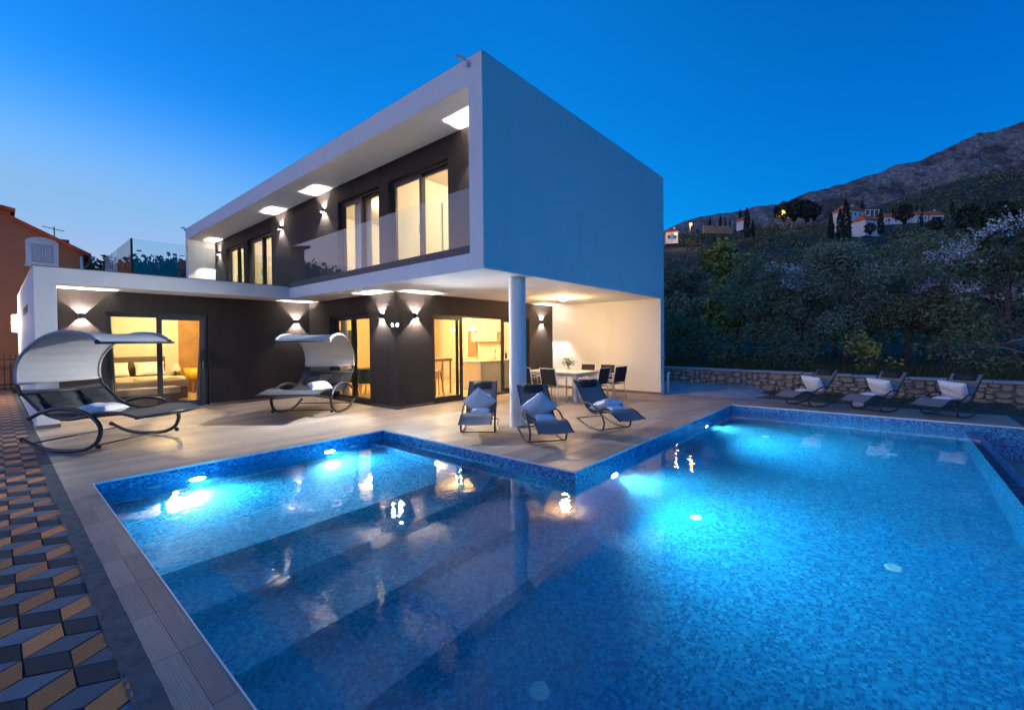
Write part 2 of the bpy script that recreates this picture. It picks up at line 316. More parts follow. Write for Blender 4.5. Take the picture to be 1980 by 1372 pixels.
class G:
    def __init__(s): s.v = []; s.f = []
    def add(s, v, f):
        o = len(s.v); s.v += [tuple(a) for a in v]; s.f += [tuple(i+o for i in q) for q in f]; return s
    def box(s, x0, x1, y0, y1, z0, z1):
        return s.add([(x0, y0, z0), (x1, y0, z0), (x1, y1, z0), (x0, y1, z0), (x0, y0, z1), (x1, y0, z1), (x1, y1, z1), (x0, y1, z1)],
                     [(0, 3, 2, 1), (4, 5, 6, 7), (0, 1, 5, 4), (1, 2, 6, 5), (2, 3, 7, 6), (3, 0, 4, 7)])
    def xbox(s, M, sx, sy, sz):
        v = [M @ Vector((a*sx/2, b*sy/2, c*sz/2)) for c in (-1, 1) for a, b in ((-1, -1), (1, -1), (1, 1), (-1, 1))]
        return s.add(v, [(0, 3, 2, 1), (4, 5, 6, 7), (0, 1, 5, 4), (1, 2, 6, 5), (2, 3, 7, 6), (3, 0, 4, 7)])
    def prism(s, poly, axis, a0, a1):
        n = len(poly)
        def P(p, a): return (a, p[0], p[1]) if axis == 'x' else ((p[0], a, p[1]) if axis == 'y' else (p[0], p[1], a))
        v = [P(p, a0) for p in poly] + [P(p, a1) for p in poly]
        f = [tuple(range(n))[::-1], tuple(range(n, 2*n))] + [(i, (i+1) % n, n+(i+1) % n, n+i) for i in range(n)]
        return s.add(v, f)
    def tube(s, pts, r, n=8, cap=True):
        pts = [Vector(p) for p in pts]; m = len(pts)
        rr = r if isinstance(r, (list, tuple)) else [r]*m
        tn = [(pts[min(i+1, m-1)] - pts[max(i-1, 0)]).normalized() for i in range(m)]
        a = Vector((0, 0, 1)) if abs(tn[0].z) < 0.9 else Vector((0, 1, 0))
        u = tn[0].cross(a).normalized(); v = []; f = []
        for i in range(m):
            u = (u - tn[i]*u.dot(tn[i])).normalized(); w = tn[i].cross(u)
            for k in range(n):
                t_ = 2*math.pi*k/n; v.append(pts[i] + (u*math.cos(t_) + w*math.sin(t_))*rr[i])
        for i in range(m-1):
            for k in range(n):
                k2 = (k+1) % n; f.append((i*n+k, i*n+k2, (i+1)*n+k2, (i+1)*n+k))
        if cap: f += [tuple(range(n))[::-1], tuple(range((m-1)*n, m*n))]
        return s.add(v, f)
    def lathe(s, prof, n=20, c=(0, 0, 0)):
        v = []; f = []; m = len(prof)
        for r, z in prof:
            for k in range(n):
                t_ = 2*math.pi*k/n; v.append((c[0]+r*math.cos(t_), c[1]+r*math.sin(t_), c[2]+z))
        for i in range(m-1):
            for k in range(n):
                k2 = (k+1) % n; f.append((i*n+k, i*n+k2, (i+1)*n+k2, (i+1)*n+k))
        f += [tuple(range(n))[::-1], tuple(range((m-1)*n, m*n))]
        return s.add(v, f)
    def ball(s, c, r, n=10):
        m = n//2
        prof = [(max(1e-3, math.sin(math.pi*i/m))*r, -math.cos(math.pi*i/m)*r) for i in range(m+1)]
        return s.lathe(prof, n, c)
    def build(s, name, mat, parent=None, smooth=False, bevel=0.0, segs=1, loc=None, rz=None):
        return link(name, mesh_of(name, s.v, s.f, mat, smooth, bevel, segs), parent, loc, rz)
def spline(pts, k=6):
    pts = [Vector(p) for p in pts]; out = []
    for i in range(len(pts)-1):
        p0 = pts[max(i-1, 0)]; p1 = pts[i]; p2 = pts[i+1]; p3 = pts[min(i+2, len(pts)-1)]
        for j in range(k):
            t_ = j/k
            out.append(0.5*((2*p1) + (p2-p0)*t_ + (2*p0-5*p1+4*p2-p3)*t_*t_ + (3*p1-p0-3*p2+p3)*t_**3))
    out.append(pts[-1]); return out
def copy_tree(o, parent=None):
    c = o.copy(); COL.objects.link(c)
    if parent is not None: c.parent = parent
    for ch in list(o.children): copy_tree(ch, c)
    return c
def lamp(name, typ, loc, power, col, parent=None, rad=0.02, direction=None, spot=None, blend=0.2, size=None):
    l = bpy.data.lights.new(name, typ); l.energy = power; l.color = col
    if typ in ('POINT', 'SPOT'): l.shadow_soft_size = rad
    if typ == 'SPOT': l.spot_size = spot; l.spot_blend = blend
    if typ == 'AREA': l.shape = 'RECTANGLE'; l.size, l.size_y = size
    o = bpy.data.objects.new(name, l); COL.objects.link(o); o.location = loc
    if direction is not None: o.rotation_euler = Vector(direction).to_track_quat('-Z', 'Y').to_euler()
    if parent is not None: o.parent = parent
    return o
WARM = (1.0, 0.70, 0.32); SCONCE = (1.0, 0.84, 0.70)
# ------------------------------------------------------------------ setting: pool, deck, paving
X1, XI, Y1, YW, XW, XP = 7.46, 7.214, 16.757, 7.175, -4.628, -4.32
ZS, ZF, ZO, ZT, ZWT = 2.75, 3.03, 5.775, 6.22, 3.06
XG, YG, YD = 0.959, 3.755, 8.113
PX0, PX1, PX3, PY1, PY2, PYE = -4.415, -0.607, 6.369, -2.08, 1.954, -6.0
rnd = random.Random(5)

def cells(xs, ys, h, bottom):
    """watertight stepped solid: flat tops with the risers between cells of different height"""
    g = G()
    H = [[h((xs[i]+xs[i+1])/2, (ys[j]+ys[j+1])/2) for j in range(len(ys)-1)] for i in range(len(xs)-1)]
    for i in range(len(xs)-1):
        for j in range(len(ys)-1):
            z = H[i][j]; x0, x1, y0, y1 = xs[i], xs[i+1], ys[j], ys[j+1]
            g.add([(x0, y0, z), (x1, y0, z), (x1, y1, z), (x0, y1, z)], [(0, 1, 2, 3)])
            if i+1 < len(xs)-1 and H[i+1][j] != z:
                z2 = H[i+1][j]; q = [(x1, y0, z2), (x1, y1, z2), (x1, y1, z), (x1, y0, z)]
                g.add(q, [(0, 1, 2, 3) if z > z2 else (0, 1, 2, 3)[::1]])
            if j+1 < len(ys)-1 and H[i][j+1] != z:
                z2 = H[i][j+1]; g.add([(x0, y1, z), (x1, y1, z), (x1, y1, z2), (x0, y1, z2)], [(0, 1, 2, 3)])
    return g
STEPS = [(-0.36, -0.62), (-0.92, -0.87), (-1.62, -1.11), (-2.32, -1.33)]
FLOOR = -1.55
def pool_h(x, y):
    if y < -6.2: return -0.75 if x < PX3 else -0.02
    if x < PX0 or x > PX3: return -0.02
    if y < PYE: return -0.165
    if x < PX1:
        if y > PY2: return -0.02
        if x > PX1-0.26 and y > STEPS[0][0]: return -0.27
        for ys, z in STEPS:
            if y > ys: return z
        return FLOOR
    if y > PY1: return -0.02
    return FLOOR
xs = [-4.64, PX0, PX1-0.26, PX1, PX3, 6.75]
ys = [-9.0, -6.2, PYE] + [s[0] for s in STEPS[::-1]][:1] + [PY1] + [s[0] for s in STEPS[::-1]][1:] + [PY2, 2.2]
pool = cells(xs, ys, pool_h, -2).build('pool', MOSAIC); tag(pool, kind='structure')
w = G(); poly = [(PX0-0.02, PYE-0.1), (PX3+0.02, PYE-0.1), (PX3+0.02, PY1+0.02), (PX1+0.02, PY1+0.02), (PX1+0.02, PY2+0.02), (PX0-0.02, PY2+0.02)]
w.prism(poly, 'z', -1.9, -0.15)
wat = w.build('water', WATER); tag(wat, kind='structure')

deck = G().box(-4.64, 7.21, PY2+.012, 8.1, -0.06, -0.011).box(PX1+.012, 7.97, PY1+.012, PY2+.008, -0.06, -0.0112).box(PX3+.012, 7.97, -7.2, PY1+.008, -0.06, -0.0114).build('deck', CONC)
tag(deck, kind='structure')
cache = {}
def plank(x0, x1, y0, y1, parent, mat=DECK, z=0.0, nm='plank', gap=0.003):
    sx, sy = round(x1-x0-gap, 3), round(y1-y0-gap, 3)
    key = (sx, sy, mat.name)
    if key not in cache:
        cache[key] = mesh_of(nm, *(lambda g: (g.v, g.f))(G().box(-sx/2, sx/2, -sy/2, sy/2, -0.012, 0)), mat, bevel=0.0015)
    return link(nm, cache[key], parent, ((x0+x1)/2, (y0+y1)/2, z))
def lay(x0, x1, y0, y1, L=1.5, W=0.24):
    n = max(1, round((y1-y0)/W)); wd = (y1-y0)/n
    for j in range(n):
        x = x0 - (0.0, 0.9, 0.45)[j % 3]
        while x < x1:
            a, b = max(x, x0), min(x+L, x1)
            if b-a > 0.05: plank(a, b, y0+j*wd, y0+(j+1)*wd, deck)
            x += L
lay(-4.645, XG, YG, YD); lay(-4.645, XI, PY2, YG); lay(PX1, 7.95, PY1, PY2); lay(PX3, 7.95, -6.75, PY1)
# coping tiles, two rows along the left edge, grooved along their length
cop = G().box(-4.645, PX0-.012, -8.0, PY2-0.002, -0.06, -0.0118).build('coping', CONC); tag(cop, kind='structure')
def grooved(L):
    g = G(); prof = [(-0.1165/2, -0.012)]
    n = 9; wd = 0.1165/n
    for k in range(n):
        a = -0.1165/2 + k*wd
        prof += [(a+wd*0.08, 0.0), (a+wd*0.70, 0.0), (a+wd*0.78, -0.0010), (a+wd*0.92, -0.0010)]
    prof += [(0.1165/2, -0.012)]
    g.prism(prof, 'y', -L/2, L/2); return g
gm = {}
for row, xa in ((0, -4.647), (1, -4.5305)):
    y = PY2 - 0.002
    while y > -7.6:
        L = 0.517; k = (round(L, 3),)
        if k not in gm:
            gg = grooved(L-0.004); gm[k] = mesh_of('coping_tile', gg.v, gg.f, COPE)
        link('coping_tile', gm[k], cop, (xa+0.058, y-L/2, 0.001)); y -= L
# pale metal edge profile along the pool rim
tr = G()
e = 0.008
tr.box(PX0-e, PX0, PYE-0.3, PY2, -0.02, 0.004).box(PX0-e, PX1, PY2, PY2+e, -0.02, 0.003).box(PX1, PX1+e, PY1, PY2+e, -0.02, 0.004).box(PX1+e, PX3, PY1, PY1+e, -0.02, 0.003).box(PX3, PX3+e, -7.2, PY1+e, -0.02, 0.004)
trim = tr.build('edge_profile', WALUM, deck)

# lower terrace beyond the overflow edge
low = G().box(-12, 6.36, -14, -6.22, -0.72, -0.60).build('lower_terrace', CONC); tag(low, kind='structure')
for j in range(10):
    for i in range(3):
        plank(2.2+i*1.38, 2.2+(i+1)*1.38, -6.24-(j+1)*0.24, -6.24-j*0.24, low, DECK, -0.588)

# rough concrete strip and rhombus paving
xs_ = np.linspace(-4.76, -4.645, 6); ysn = np.arange(-8, 17.0, 0.045)
v = []; f = []
rs = np.random.RandomState(3)
for j, y in enumerate(ysn):
    for i, x in enumerate(xs_):
        v.append((x + rs.uniform(-.008, .008)*(0 < i < 5), y, 0.002 + rs.uniform(-.005, .005)))
nx = len(xs_)
for j in range(len(ysn)-1):
    for i in range(nx-1): f.append((j*nx+i, j*nx+i+1, (j+1)*nx+i+1, (j+1)*nx+i))
strip = link('concrete_strip', mesh_of('concrete_strip', v, f, CONC, smooth=True)); tag(strip, kind='structure')
pav = G().box(-12, -4.745, -9, 19.2, -0.12, -0.016).build('path', CONC); tag(pav, kind='structure')
A = 0.185; Wd = 0.16; Hh = A/2
def inset(poly, d=0.0028):
    c = np.mean(poly, 0); out = []
    for p in poly:
        q = np.array(p)-c; out.append(tuple(c + q*(1-d/np.linalg.norm(q)*2)))
    return out
def rhomb_geo(poly, z0=-0.02, z1=0.0):
    p = inset(poly); n = len(p); c = np.mean(p, 0)
    top = inset(p, 0.0016)
    v = [(a, b, z0) for a, b in p] + [(a, b, z1-0.002) for a, b in p] + [(a, b, z1) for a, b in top]
    f = [tuple(range(2*n, 3*n))]
    for k in range(2):
        f += [(k*n+i, k*n+(i+1) % n, (k+1)*n+(i+1) % n, (k+1)*n+i) for i in range(n)]
    return v, f
rel = {'o': [(0, 0), (Wd, Hh), (Wd, Hh+A), (0, A)], 'd': [(0, -A), (Wd, -A-Hh), (Wd, -Hh), (0, 0)], 'm': [(0, 0), (Wd, -Hh), (2*Wd, 0), (Wd, Hh)], 'h': [(0, 0), (Wd, -Hh), (Wd, Hh)]}
pm = {'o': P_OCHRE, 'd': P_DARK, 'm': P_MID, 'h': P_MID}
pme = {k: mesh_of('paver', *rhomb_geo(p), pm[k]) for k, p in rel.items()}
far = {k: G() for k in rel}
for c in range(-6, 2):
    xk = -5.058 + c*Wd
    for j in range(-5, 39):
        yk = -1.634 + j*3*A + (c % 2)*1.5*A + (0.0 if c >= 0 else 0)
        for k in ('o', 'd', 'h' if c == 1 else 'm'):
            if c >= -1 and -4.3 < yk < 9.0 and not (c == -1 and yk > 4):
                link('paver', pme[k], pav, (xk+rnd.uniform(-.0012, .0012), yk+rnd.uniform(-.0012, .0012), rnd.uniform(-.0022, .0012)), rnd.uniform(-.006, .006))
            elif yk < 18.6:
                vv, ff = rhomb_geo([(a+xk, b+yk) for a, b in rel[k]]); far[k].add(vv, ff)
for k, g in far.items():
    o = g.build('paver', pm[k], pav); tag(o, kind='stuff')

# dirt bed between deck and stone wall, ramp of poured concrete at its left end
def sheet(x0, x1, y0, y1, nx, ny, zf, mat, name, smooth=True):
    v = []; f = []
    for j in range(ny+1):
        for i in range(nx+1):
            x = x0+(x1-x0)*i/nx; y = y0+(y1-y0)*j/ny; v.append((x, y, zf(x, y)))
    for j in range(ny):
        for i in range(nx): a = j*(nx+1)+i; f.append((a, a+1, a+nx+2, a+nx+1))
    return link(name, mesh_of(name, v, f, mat, smooth))
q = random.Random(2)
soil = sheet(7.9, 9.75, -11, -2.2, 18, 80, lambda x, y: -0.03 + 0.05*(x-7.9) + q.uniform(0, .03) - (0.25 if y < -7.1 else 0), SOIL, 'soil'); tag(soil, kind='structure')
slope = sheet(7.47, 9.62, -2.75, 4, 22, 66, lambda x, y: 0.004 + (0.17*max(0, (x-7.7)/2)**1.3*float(np.clip((y+2.9)/1.2, 0, 1)) + q.uniform(0, .016))*(1 if y > -2.3 + .3*math.sin(x*5) else .3) - (.05 if y < -2.45+.25*math.sin(x*4.1) else 0), CONC2, 'concrete_slope'); tag(slope, kind='structure')

# ------------------------------------------------------------------ rubble stone wall
wall = empty('stone_wall', (9.55, 0, 0), 0, 'low rubble stone retaining wall behind the poolside loungers, with pale capping', 'wall')
WX = 9.55
def walltop(y): return 0.66 - 0.012*(1.0-y)
core = G(); ya, yb = -11.0, 4.0
core.prism([(ya, -0.4), (yb, -0.4), (yb, walltop(yb)-0.05), (ya, walltop(ya)-0.05)], 'x', 0.04, 0.45)
core.build('mortar_core', MORTAR, wall)
cp = G(); y = ya
while y < yb:
    L = rnd.uniform(.5, .9); y2 = min(y+L, yb); z = walltop((y+y2)/2)
    cp.box(-0.03, 0.46, y+.006, y2-.006, z-0.05, z + rnd.uniform(-.006, .006)); y = y2
cp.build('capping', simple('pale_capping', (0.42, 0.40, 0.39), 0.95, var=0.15, vscale=4, bmp=.6), wall, bevel=0.012)
def stone_mesh(w_, h_, sd):
    r = random.Random(sd); n = 10; ring = []; p = r.uniform(2.6, 5.5); tl = r.uniform(-.16, .16)
    for k in range(n):
        t_ = 2*math.pi*(k+r.uniform(-.28, .28))/n; c_, s_ = math.cos(t_), math.sin(t_)
        m_ = (abs(c_)**p + abs(s_)**p)**(-1/p)*r.uniform(.86, 1.06)
        ring.append((c_*m_*w_/2, s_*m_*h_/2 + tl*c_*m_*h_*.5))
    d = r.uniform(.015, .05)
    v = [(0.09, a, b) for a, b in ring] + [(0.0, a*.98, b*.98) for a, b in ring] + [(-d-r.uniform(0, .012), a*.80+r.uniform(-.012, .012), b*.80+r.uniform(-.012, .012)) for a, b in ring] + [(-d-r.uniform(0, .02), r.uniform(-.03, .03), r.uniform(-.02, .02))]
    f = []
    for k in range(2): f += [(k*n+i, (k+1)*n+i, (k+1)*n+(i+1) % n, k*n+(i+1) % n) for i in range(n)]
    f += [(2*n+i, 3*n, 2*n+(i+1) % n) for i in range(n)]
    return mesh_of('stone', v, f, STONE, smooth=False)
nst = 0
# random skyline packing: each stone sits on the lowest free stretch
cellw = 0.03; ny_ = int((2.4+9.2)/cellw); sky_ = [-0.08+rnd.uniform(0, .05) for _ in range(ny_)]
for it in range(420):
    j0 = min(range(ny_-2), key=lambda j: sky_[j]-walltop(-9.2+j*cellw)+rnd.uniform(0, .02))
    lo = sky_[j0]; j1 = j0
    while j1 < ny_ and abs(sky_[j1]-lo) < .045: j1 += 1
    while j0 > 0 and abs(sky_[j0-1]-lo) < .045: j0 -= 1
    span = (j1-j0)*cellw; w_ = min(span, rnd.choice([.16, .2, .24, .28, .34, .40])*rnd.uniform(.85, 1.1))
    if span-w_ < .10: w_ = span
    k0 = j0; k1 = j0+max(1, round(w_/cellw)); yc = -9.2+(k0+k1)/2*cellw; top = walltop(yc)-.055
    base = max(sky_[k0:k1]) if k1 > k0 else lo
    if top-lo < .03:
        for j in range(k0, k1): sky_[j] = 9
        continue
    h_ = min(rnd.choice([.08, .10, .13, .16, .19, .22]), w_*1.15+.03); 
    if top-(lo+h_) < .06: h_ = top-lo
    lo2 = (sum(sky_[k0:k1])/(k1-k0))
    link('stone', stone_mesh(max(.05, w_-.012), max(.04, h_-(lo2-lo)-.010), nst), wall, (0.02+rnd.uniform(-.02, .012), yc, (lo2+lo+h_)/2)); nst += 1
    for j in range(k0, k1): sky_[j] = lo+h_+rnd.uniform(-.012, .012)
    if nst >= 298 or min(sky_) > 5: break

# ------------------------------------------------------------------ villa
villa = empty('villa', (0, 0, 0), 0, 'modern white and anthracite two storey villa with cantilevered upper box and glass balcony', 'house')
g = G()
# upper storey ring: rectangle in y-z with a hole, open to front and back
def ring(g, x0, x1, oy0, oy1, oz0, oz1, iy0, iy1, iz0, iz1):
    o = [(oy0, oz0), (oy1, oz0), (oy1, oz1), (oy0, oz1)]; i_ = [(iy0, iz0), (iy1, iz0), (iy1, iz1), (iy0, iz1)]
    v = [(x, *p) for x in (x0, x1) for p in o+i_]
    f = []
    for k in range(4):
        k2 = (k+1) % 4
        f += [(k, 4+k, 4+k2, k2), (8+k, 8+k2, 12+k2, 12+k), (k, k2, 8+k2, 8+k), (4+k, 12+k, 12+k2, 4+k2)]
    return g.add(v, f)
ring(g, 0, X1, 0, Y1, ZS, ZT, 0.32, 16.5, ZF, ZO).build('upper_storey_frame', WHITE, villa, bevel=0.006)
G().box(X1-0.25, X1-0.004, 0.32, 16.5, ZF, ZO).build('rear_wall', WHITE, villa)
G().box(XI, X1, 0.0, 16.7, 0.0, ZS-0.002).build('end_wall', WHITE, villa)
G().box(0.012, X1-.012, 0.012, Y1-.012, ZT, ZT+0.012).build('roof_flashing', simple('grey_flashing', (0.2, 0.21, 0.22), .5), villa)
wing = [(XW, 0.0), (XW, ZWT), (0.0, ZWT), (0.0, ZS), (XP, ZS), (XP, 0.0)]
G().prism(wing, 'y', YW, 15.3).build('wing_frame', WHITE, villa, bevel=0.006)
G().box(XW-.01, -0.004, YW-.01, 15.31, ZWT+.001, ZWT+0.014).build('roof_flashing', MATS['grey_flashing'], villa)
G().box(XW+0.05, XP-0.05, 15.28, 15.45, 0, ZS).build('wall', ORANGE, villa)
G().box(XW-0.004, XW+0.02, 9.3, 11.4, 2.30, 2.47).build('vent_slot', FRAME, villa)

def wall_open(plane, c0, c1, a0, a1, z0, z1, holes, name, mat, parent=villa):
    """wall in a vertical plane with rectangular openings; plane 'x' spans y, plane 'y' spans x"""
    us = sorted({a0, a1, *[h[0] for h in holes], *[h[1] for h in holes]}); zs = sorted({z0, z1, *[h[2] for h in holes], *[h[3] for h in holes]})
    def solid(i, j):
        if not (0 <= i < len(us)-1 and 0 <= j < len(zs)-1): return False
        u = (us[i]+us[i+1])/2; z = (zs[j]+zs[j+1])/2
        return not any(h[0] < u < h[1] and h[2] < z < h[3] for h in holes)
    g = G()
    def P(c, u, z): return (c, u, z) if plane == 'x' else (u, c, z)
    for i in range(len(us)-1):
        for j in range(len(zs)-1):
            if not solid(i, j): continue
            u0, u1, w0, w1 = us[i], us[i+1], zs[j], zs[j+1]
            g.add([P(c0, u0, w0), P(c0, u1, w0), P(c0, u1, w1), P(c0, u0, w1)], [(0, 1, 2, 3)])
            g.add([P(c1, u0, w0), P(c1, u1, w0), P(c1, u1, w1), P(c1, u0, w1)], [(3, 2, 1, 0)])
            if not solid(i-1, j): g.add([P(c0, u0, w0), P(c1, u0, w0), P(c1, u0, w1), P(c0, u0, w1)], [(3, 2, 1, 0)])
            if not solid(i+1, j): g.add([P(c0, u1, w0), P(c1, u1, w0), P(c1, u1, w1), P(c0, u1, w1)], [(0, 1, 2, 3)])
            if not solid(i, j-1): g.add([P(c0, u0, w0), P(c0, u1, w0), P(c1, u1, w0), P(c1, u0, w0)], [(0, 3, 2, 1)])
            if not solid(i, j+1): g.add([P(c0, u0, w1), P(c0, u1, w1), P(c1, u1, w1), P(c1, u0, w1)], [(0, 1, 2, 3)])
    return g.build(name, mat, parent)
UW = [(1.92, 4.02), (4.42, 6.36), (10.76, 12.90), (13.30, 15.22)]
UZ0, UZ1 = ZF+0.02, 5.34
wall_open('x', XG, XG+0.24, 0.32, 16.5, ZF, ZO, [(a, b, UZ0, UZ1) for a, b in UW], 'upper_wall', DARK)
wall_open('x', XG, XG+0.22, YG+0.22, YD, 0, ZS, [(4.90, 6.90, 0.02, 2.30)], 'side_wall', DARK)
wall_open('y', YG, YG+0.22, XG, XI, 0, ZS, [(2.03, 5.95, 0.02, 2.27)], 'front_wall', DARK)
wall_open('y', YD, YD+0.22, XP, XG+0.22, 0, ZS, [(-3.53, -1.61, 0.02, 2.30)], 'wing_wall', DARK)
for bx in ((XG-0.012, XG, YG-.012, 4.9), (XG-0.012, XG, 6.9, YD-.012), (XG, 2.03, YG-.012, YG), (5.95, XI-.012, YG-.012, YG), (-1.61, XG-.012, YD-.012, YD), (XP+.012, -3.53, YD-.012, YD), (XI-.012, XI, 0.0, YG-.013), (XP, XP+.012, YW, YD-.013), (XW-.01, XP+.012, YW-.012, YW-.001)):
    G().box(*bx, 0, .07).build('skirting', BROWNSK, villa)
G().lathe([(0.158, 0), (0.158, 0.05), (0.156, 0.05), (0.156, ZS-.001)], 40, (1.18, 0.29, 0)).build('column', WHITE, villa, smooth=False)
col_ = villa.children[-1]
for p in col_.data.polygons: p.use_smooth = len(p.vertices) == 4

# windows and doors: frame > sash, pane, handle
def sash(parent, plane, c, a0, a1, z0, z1, st=0.075, dep=0.06, pane=True, handle=None):
    def B(g, u0, u1, w0, w1, d0, d1):
        return g.box(c+d0, c+d1, u0, u1, w0, w1) if plane == 'x' else g.box(u0, u1, c+d0, c+d1, w0, w1)
    g = G(); B(g, a0, a0+st, z0, z1, 0, dep); B(g, a1-st, a1, z0, z1, 0, dep); B(g, a0+st, a1-st, z0, z0+st*1.2, 0, dep); B(g, a0+st, a1-st, z1-st, z1, 0, dep)
    g.build('sash', FRAME, parent, bevel=0.004)
    if pane: B(G(), a0+st-.004, a1-st+.004, z0+st*1.2-.004, z1-st+.004, dep*.4, dep*.4+.012).build('pane', GLASS, parent)
    if handle is not None:
        zc = z0 + (z1-z0)*.45
        h = G(); B(h, handle-.012, handle+.012, zc-.11, zc+.11, -.045, -.025); B(h, handle-.01, handle+.01, zc-.1, zc-.08, -.025, 0); B(h, handle-.01, handle+.01, zc+.08, zc+.1, -.025, 0)
        h.build('handle', CHROME, parent, bevel=0.003)
def frame(name, plane, c, a0, a1, z0, z1, t_=0.05, dep=0.12):
    g = G()
    def B(u0, u1, w0, w1): return g.box(c, c+dep, u0, u1, w0, w1) if plane == 'x' else g.box(u0, u1, c, c+dep, w0, w1)
    B(a0, a0+t_, z0, z1); B(a1-t_, a1, z0, z1); B(a0+t_, a1-t_, z0, z0+.035); B(a0+t_, a1-t_, z1-t_, z1)
    return g.build(name, FRAME, villa, bevel=0.004)
for k, (a, b) in enumerate(UW):
    fr = frame('balcony_door', 'x', XG+0.10, a, b, UZ0, UZ1); m_ = (a+b)/2
    sash(fr, 'x', XG+0.115, m_-.04, b-.05, UZ0+.035, UZ1-.05, handle=m_-.005)
    sash(fr, 'x', XG+0.185, a+.05, m_+.04, UZ0+.035, UZ1-.05, .06)
fr = frame('sliding_door', 'x', XG+0.08, 4.90, 6.90, 0.02, 2.30)
sash(fr, 'x', XG+0.10, 4.95, 5.94, 0.055, 2.25, handle=5.90); sash(fr, 'x', XG+0.165, 5.86, 6.85, 0.055, 2.25, .065)
fr = frame('sliding_door', 'y', YG+0.08, 2.03, 5.95, 0.02, 2.27)
sash(fr, 'y', YG+0.10, 2.08, 3.14, 0.055, 2.22, handle=3.10); sash(fr, 'y', YG+0.165, 2.16, 3.05, 0.055, 2.22, .065); sash(fr, 'y', YG+0.10, 4.74, 5.90, 0.055, 2.22, handle=4.78); sash(fr, 'y', YG+0.165, 4.85, 5.86, 0.055, 2.22, .065)
fr = frame('sliding_door', 'y', YD+0.06, -3.53, -1.61, 0.02, 2.30)
sash(fr, 'y', YD+0.075, -2.62, -1.66, 0.055, 2.25, .10, handle=-1.72); sash(fr, 'y', YD+0.14, -3.48, -2.52, 0.055, 2.25, .05)

# balcony glass
G().box(0.02, 0.10, 0.33, YW-.01, ZF+.001, 3.17).build('glass_channel', FRAME, villa, bevel=0.004)
for a, b in ((0.335, 2.37), (2.385, 4.43), (4.445, 6.49), (6.505, 7.16)):
    G().box(0.05, 0.066, a, b, 3.15, 4.13).build('glass_panel', RAILGL, villa)
xx = [0.955, -0.34, -1.63, -2.91]
for k in range(3): G().box(xx[k+1]+.006, xx[k]-.006, 9.0, 9.016, ZWT+.02, 4.14).build('glass_panel', RAILGL, villa)
yy = [9.03, 10.3, 11.6, 12.85]
for k in range(3): G().box(-2.925, -2.91, yy[k]+.006, yy[k+1]-.006, ZWT+.02, 4.14).build('glass_panel', RAILGL, villa)
G().box(-2.935, -2.895, 8.99, 9.03, ZWT+.014, 4.14).build('glass_post', FRAME, villa)

# interiors: walls, floors and ceilings of the rooms that show
def room(x0, x1, y0, y1, z0, z1, wallm, floorm, ceilm=CREAM, walls='lrbf'):
    t_ = 0.03
    G().box(x0, x1, y0, y1, z0+0.012, z0+0.02).build('floor', floorm, villa)
    G().box(x0, x1, y0, y1, z1-0.03, z1-0.01).build('ceiling', ceilm, villa)
    if 'b' in walls: G().box(x0, x1, y1-t_, y1, z0+.02, z1-.03).build('interior_wall', wallm, villa)
    if 'f' in walls: G().box(x0, x1, y0, y0+t_, z0+.02, z1-.03).build('interior_wall', wallm, villa)
    if 'l' in walls: G().box(x0, x0+t_, y0+t_, y1-t_, z0+.02, z1-.03).build('interior_wall', wallm, villa)
    if 'r' in walls: G().box(x1-t_, x1, y0+t_, y1-t_, z0+.02, z1-.03).build('interior_wall', wallm, villa)
room(-4.31, 0.93, YD+.221, 12.45, 0, ZS, CREAM, IFLOOR, walls='lrb')
room(XG+.221, 7.2, YG+.221, 9.6, 0, ZS, CREAM, IFLOOR, walls='rb')
for a, b in ((0.33, 4.16), (4.17, 9.0), (9.01, 13.05), (13.06, 16.49)):
    room(XG+.241, 4.6, a, b, ZF, ZO, CREAM, IFLOOR, walls='rbf')
G().box(XG+.222, XG+.25, 6.95, 9.57, .02, ZS-.03).build('interior_wall', CREAM, villa)
G().box(-4.31, -4.28, 8.33, 12.4, .02, 2.7).build('interior_wall', CREAM, villa)
G().box(2.62, 7.1, 9.52, 9.565, .02, 2.7).build('interior_wall', TERRA, villa)
G().box(-1.27, 0.90, 12.36, 12.415, .02, 2.7).build('wardrobe_panel', WOOD, villa)
for (x, y, z, p, c) in ((-1.8, 10.6, 2.55, 240, WARM), (4.6, 5.6, 2.55, 240, WARM), (2.6, 7.6, 2.55, 170, WARM), (5.6, 8.0, 2.55, 170, WARM)):
    lamp('room_light', 'POINT', (x, y, z), p, c, villa, 0.12)
for a, b in ((0.33, 4.16), (4.17, 9.0), (9.01, 13.05), (13.06, 16.49)):
    lamp('room_light', 'POINT', (2.9, (a+b)/2, 5.5), 190, (1, .80, .50), villa, 0.12)
TR = Matrix.Translation; RX = lambda a: Matrix.Rotation(R(a), 4, 'X'); RY = lambda a: Matrix.Rotation(R(a), 4, 'Y'); RZ = lambda a: Matrix.Rotation(R(a), 4, 'Z')
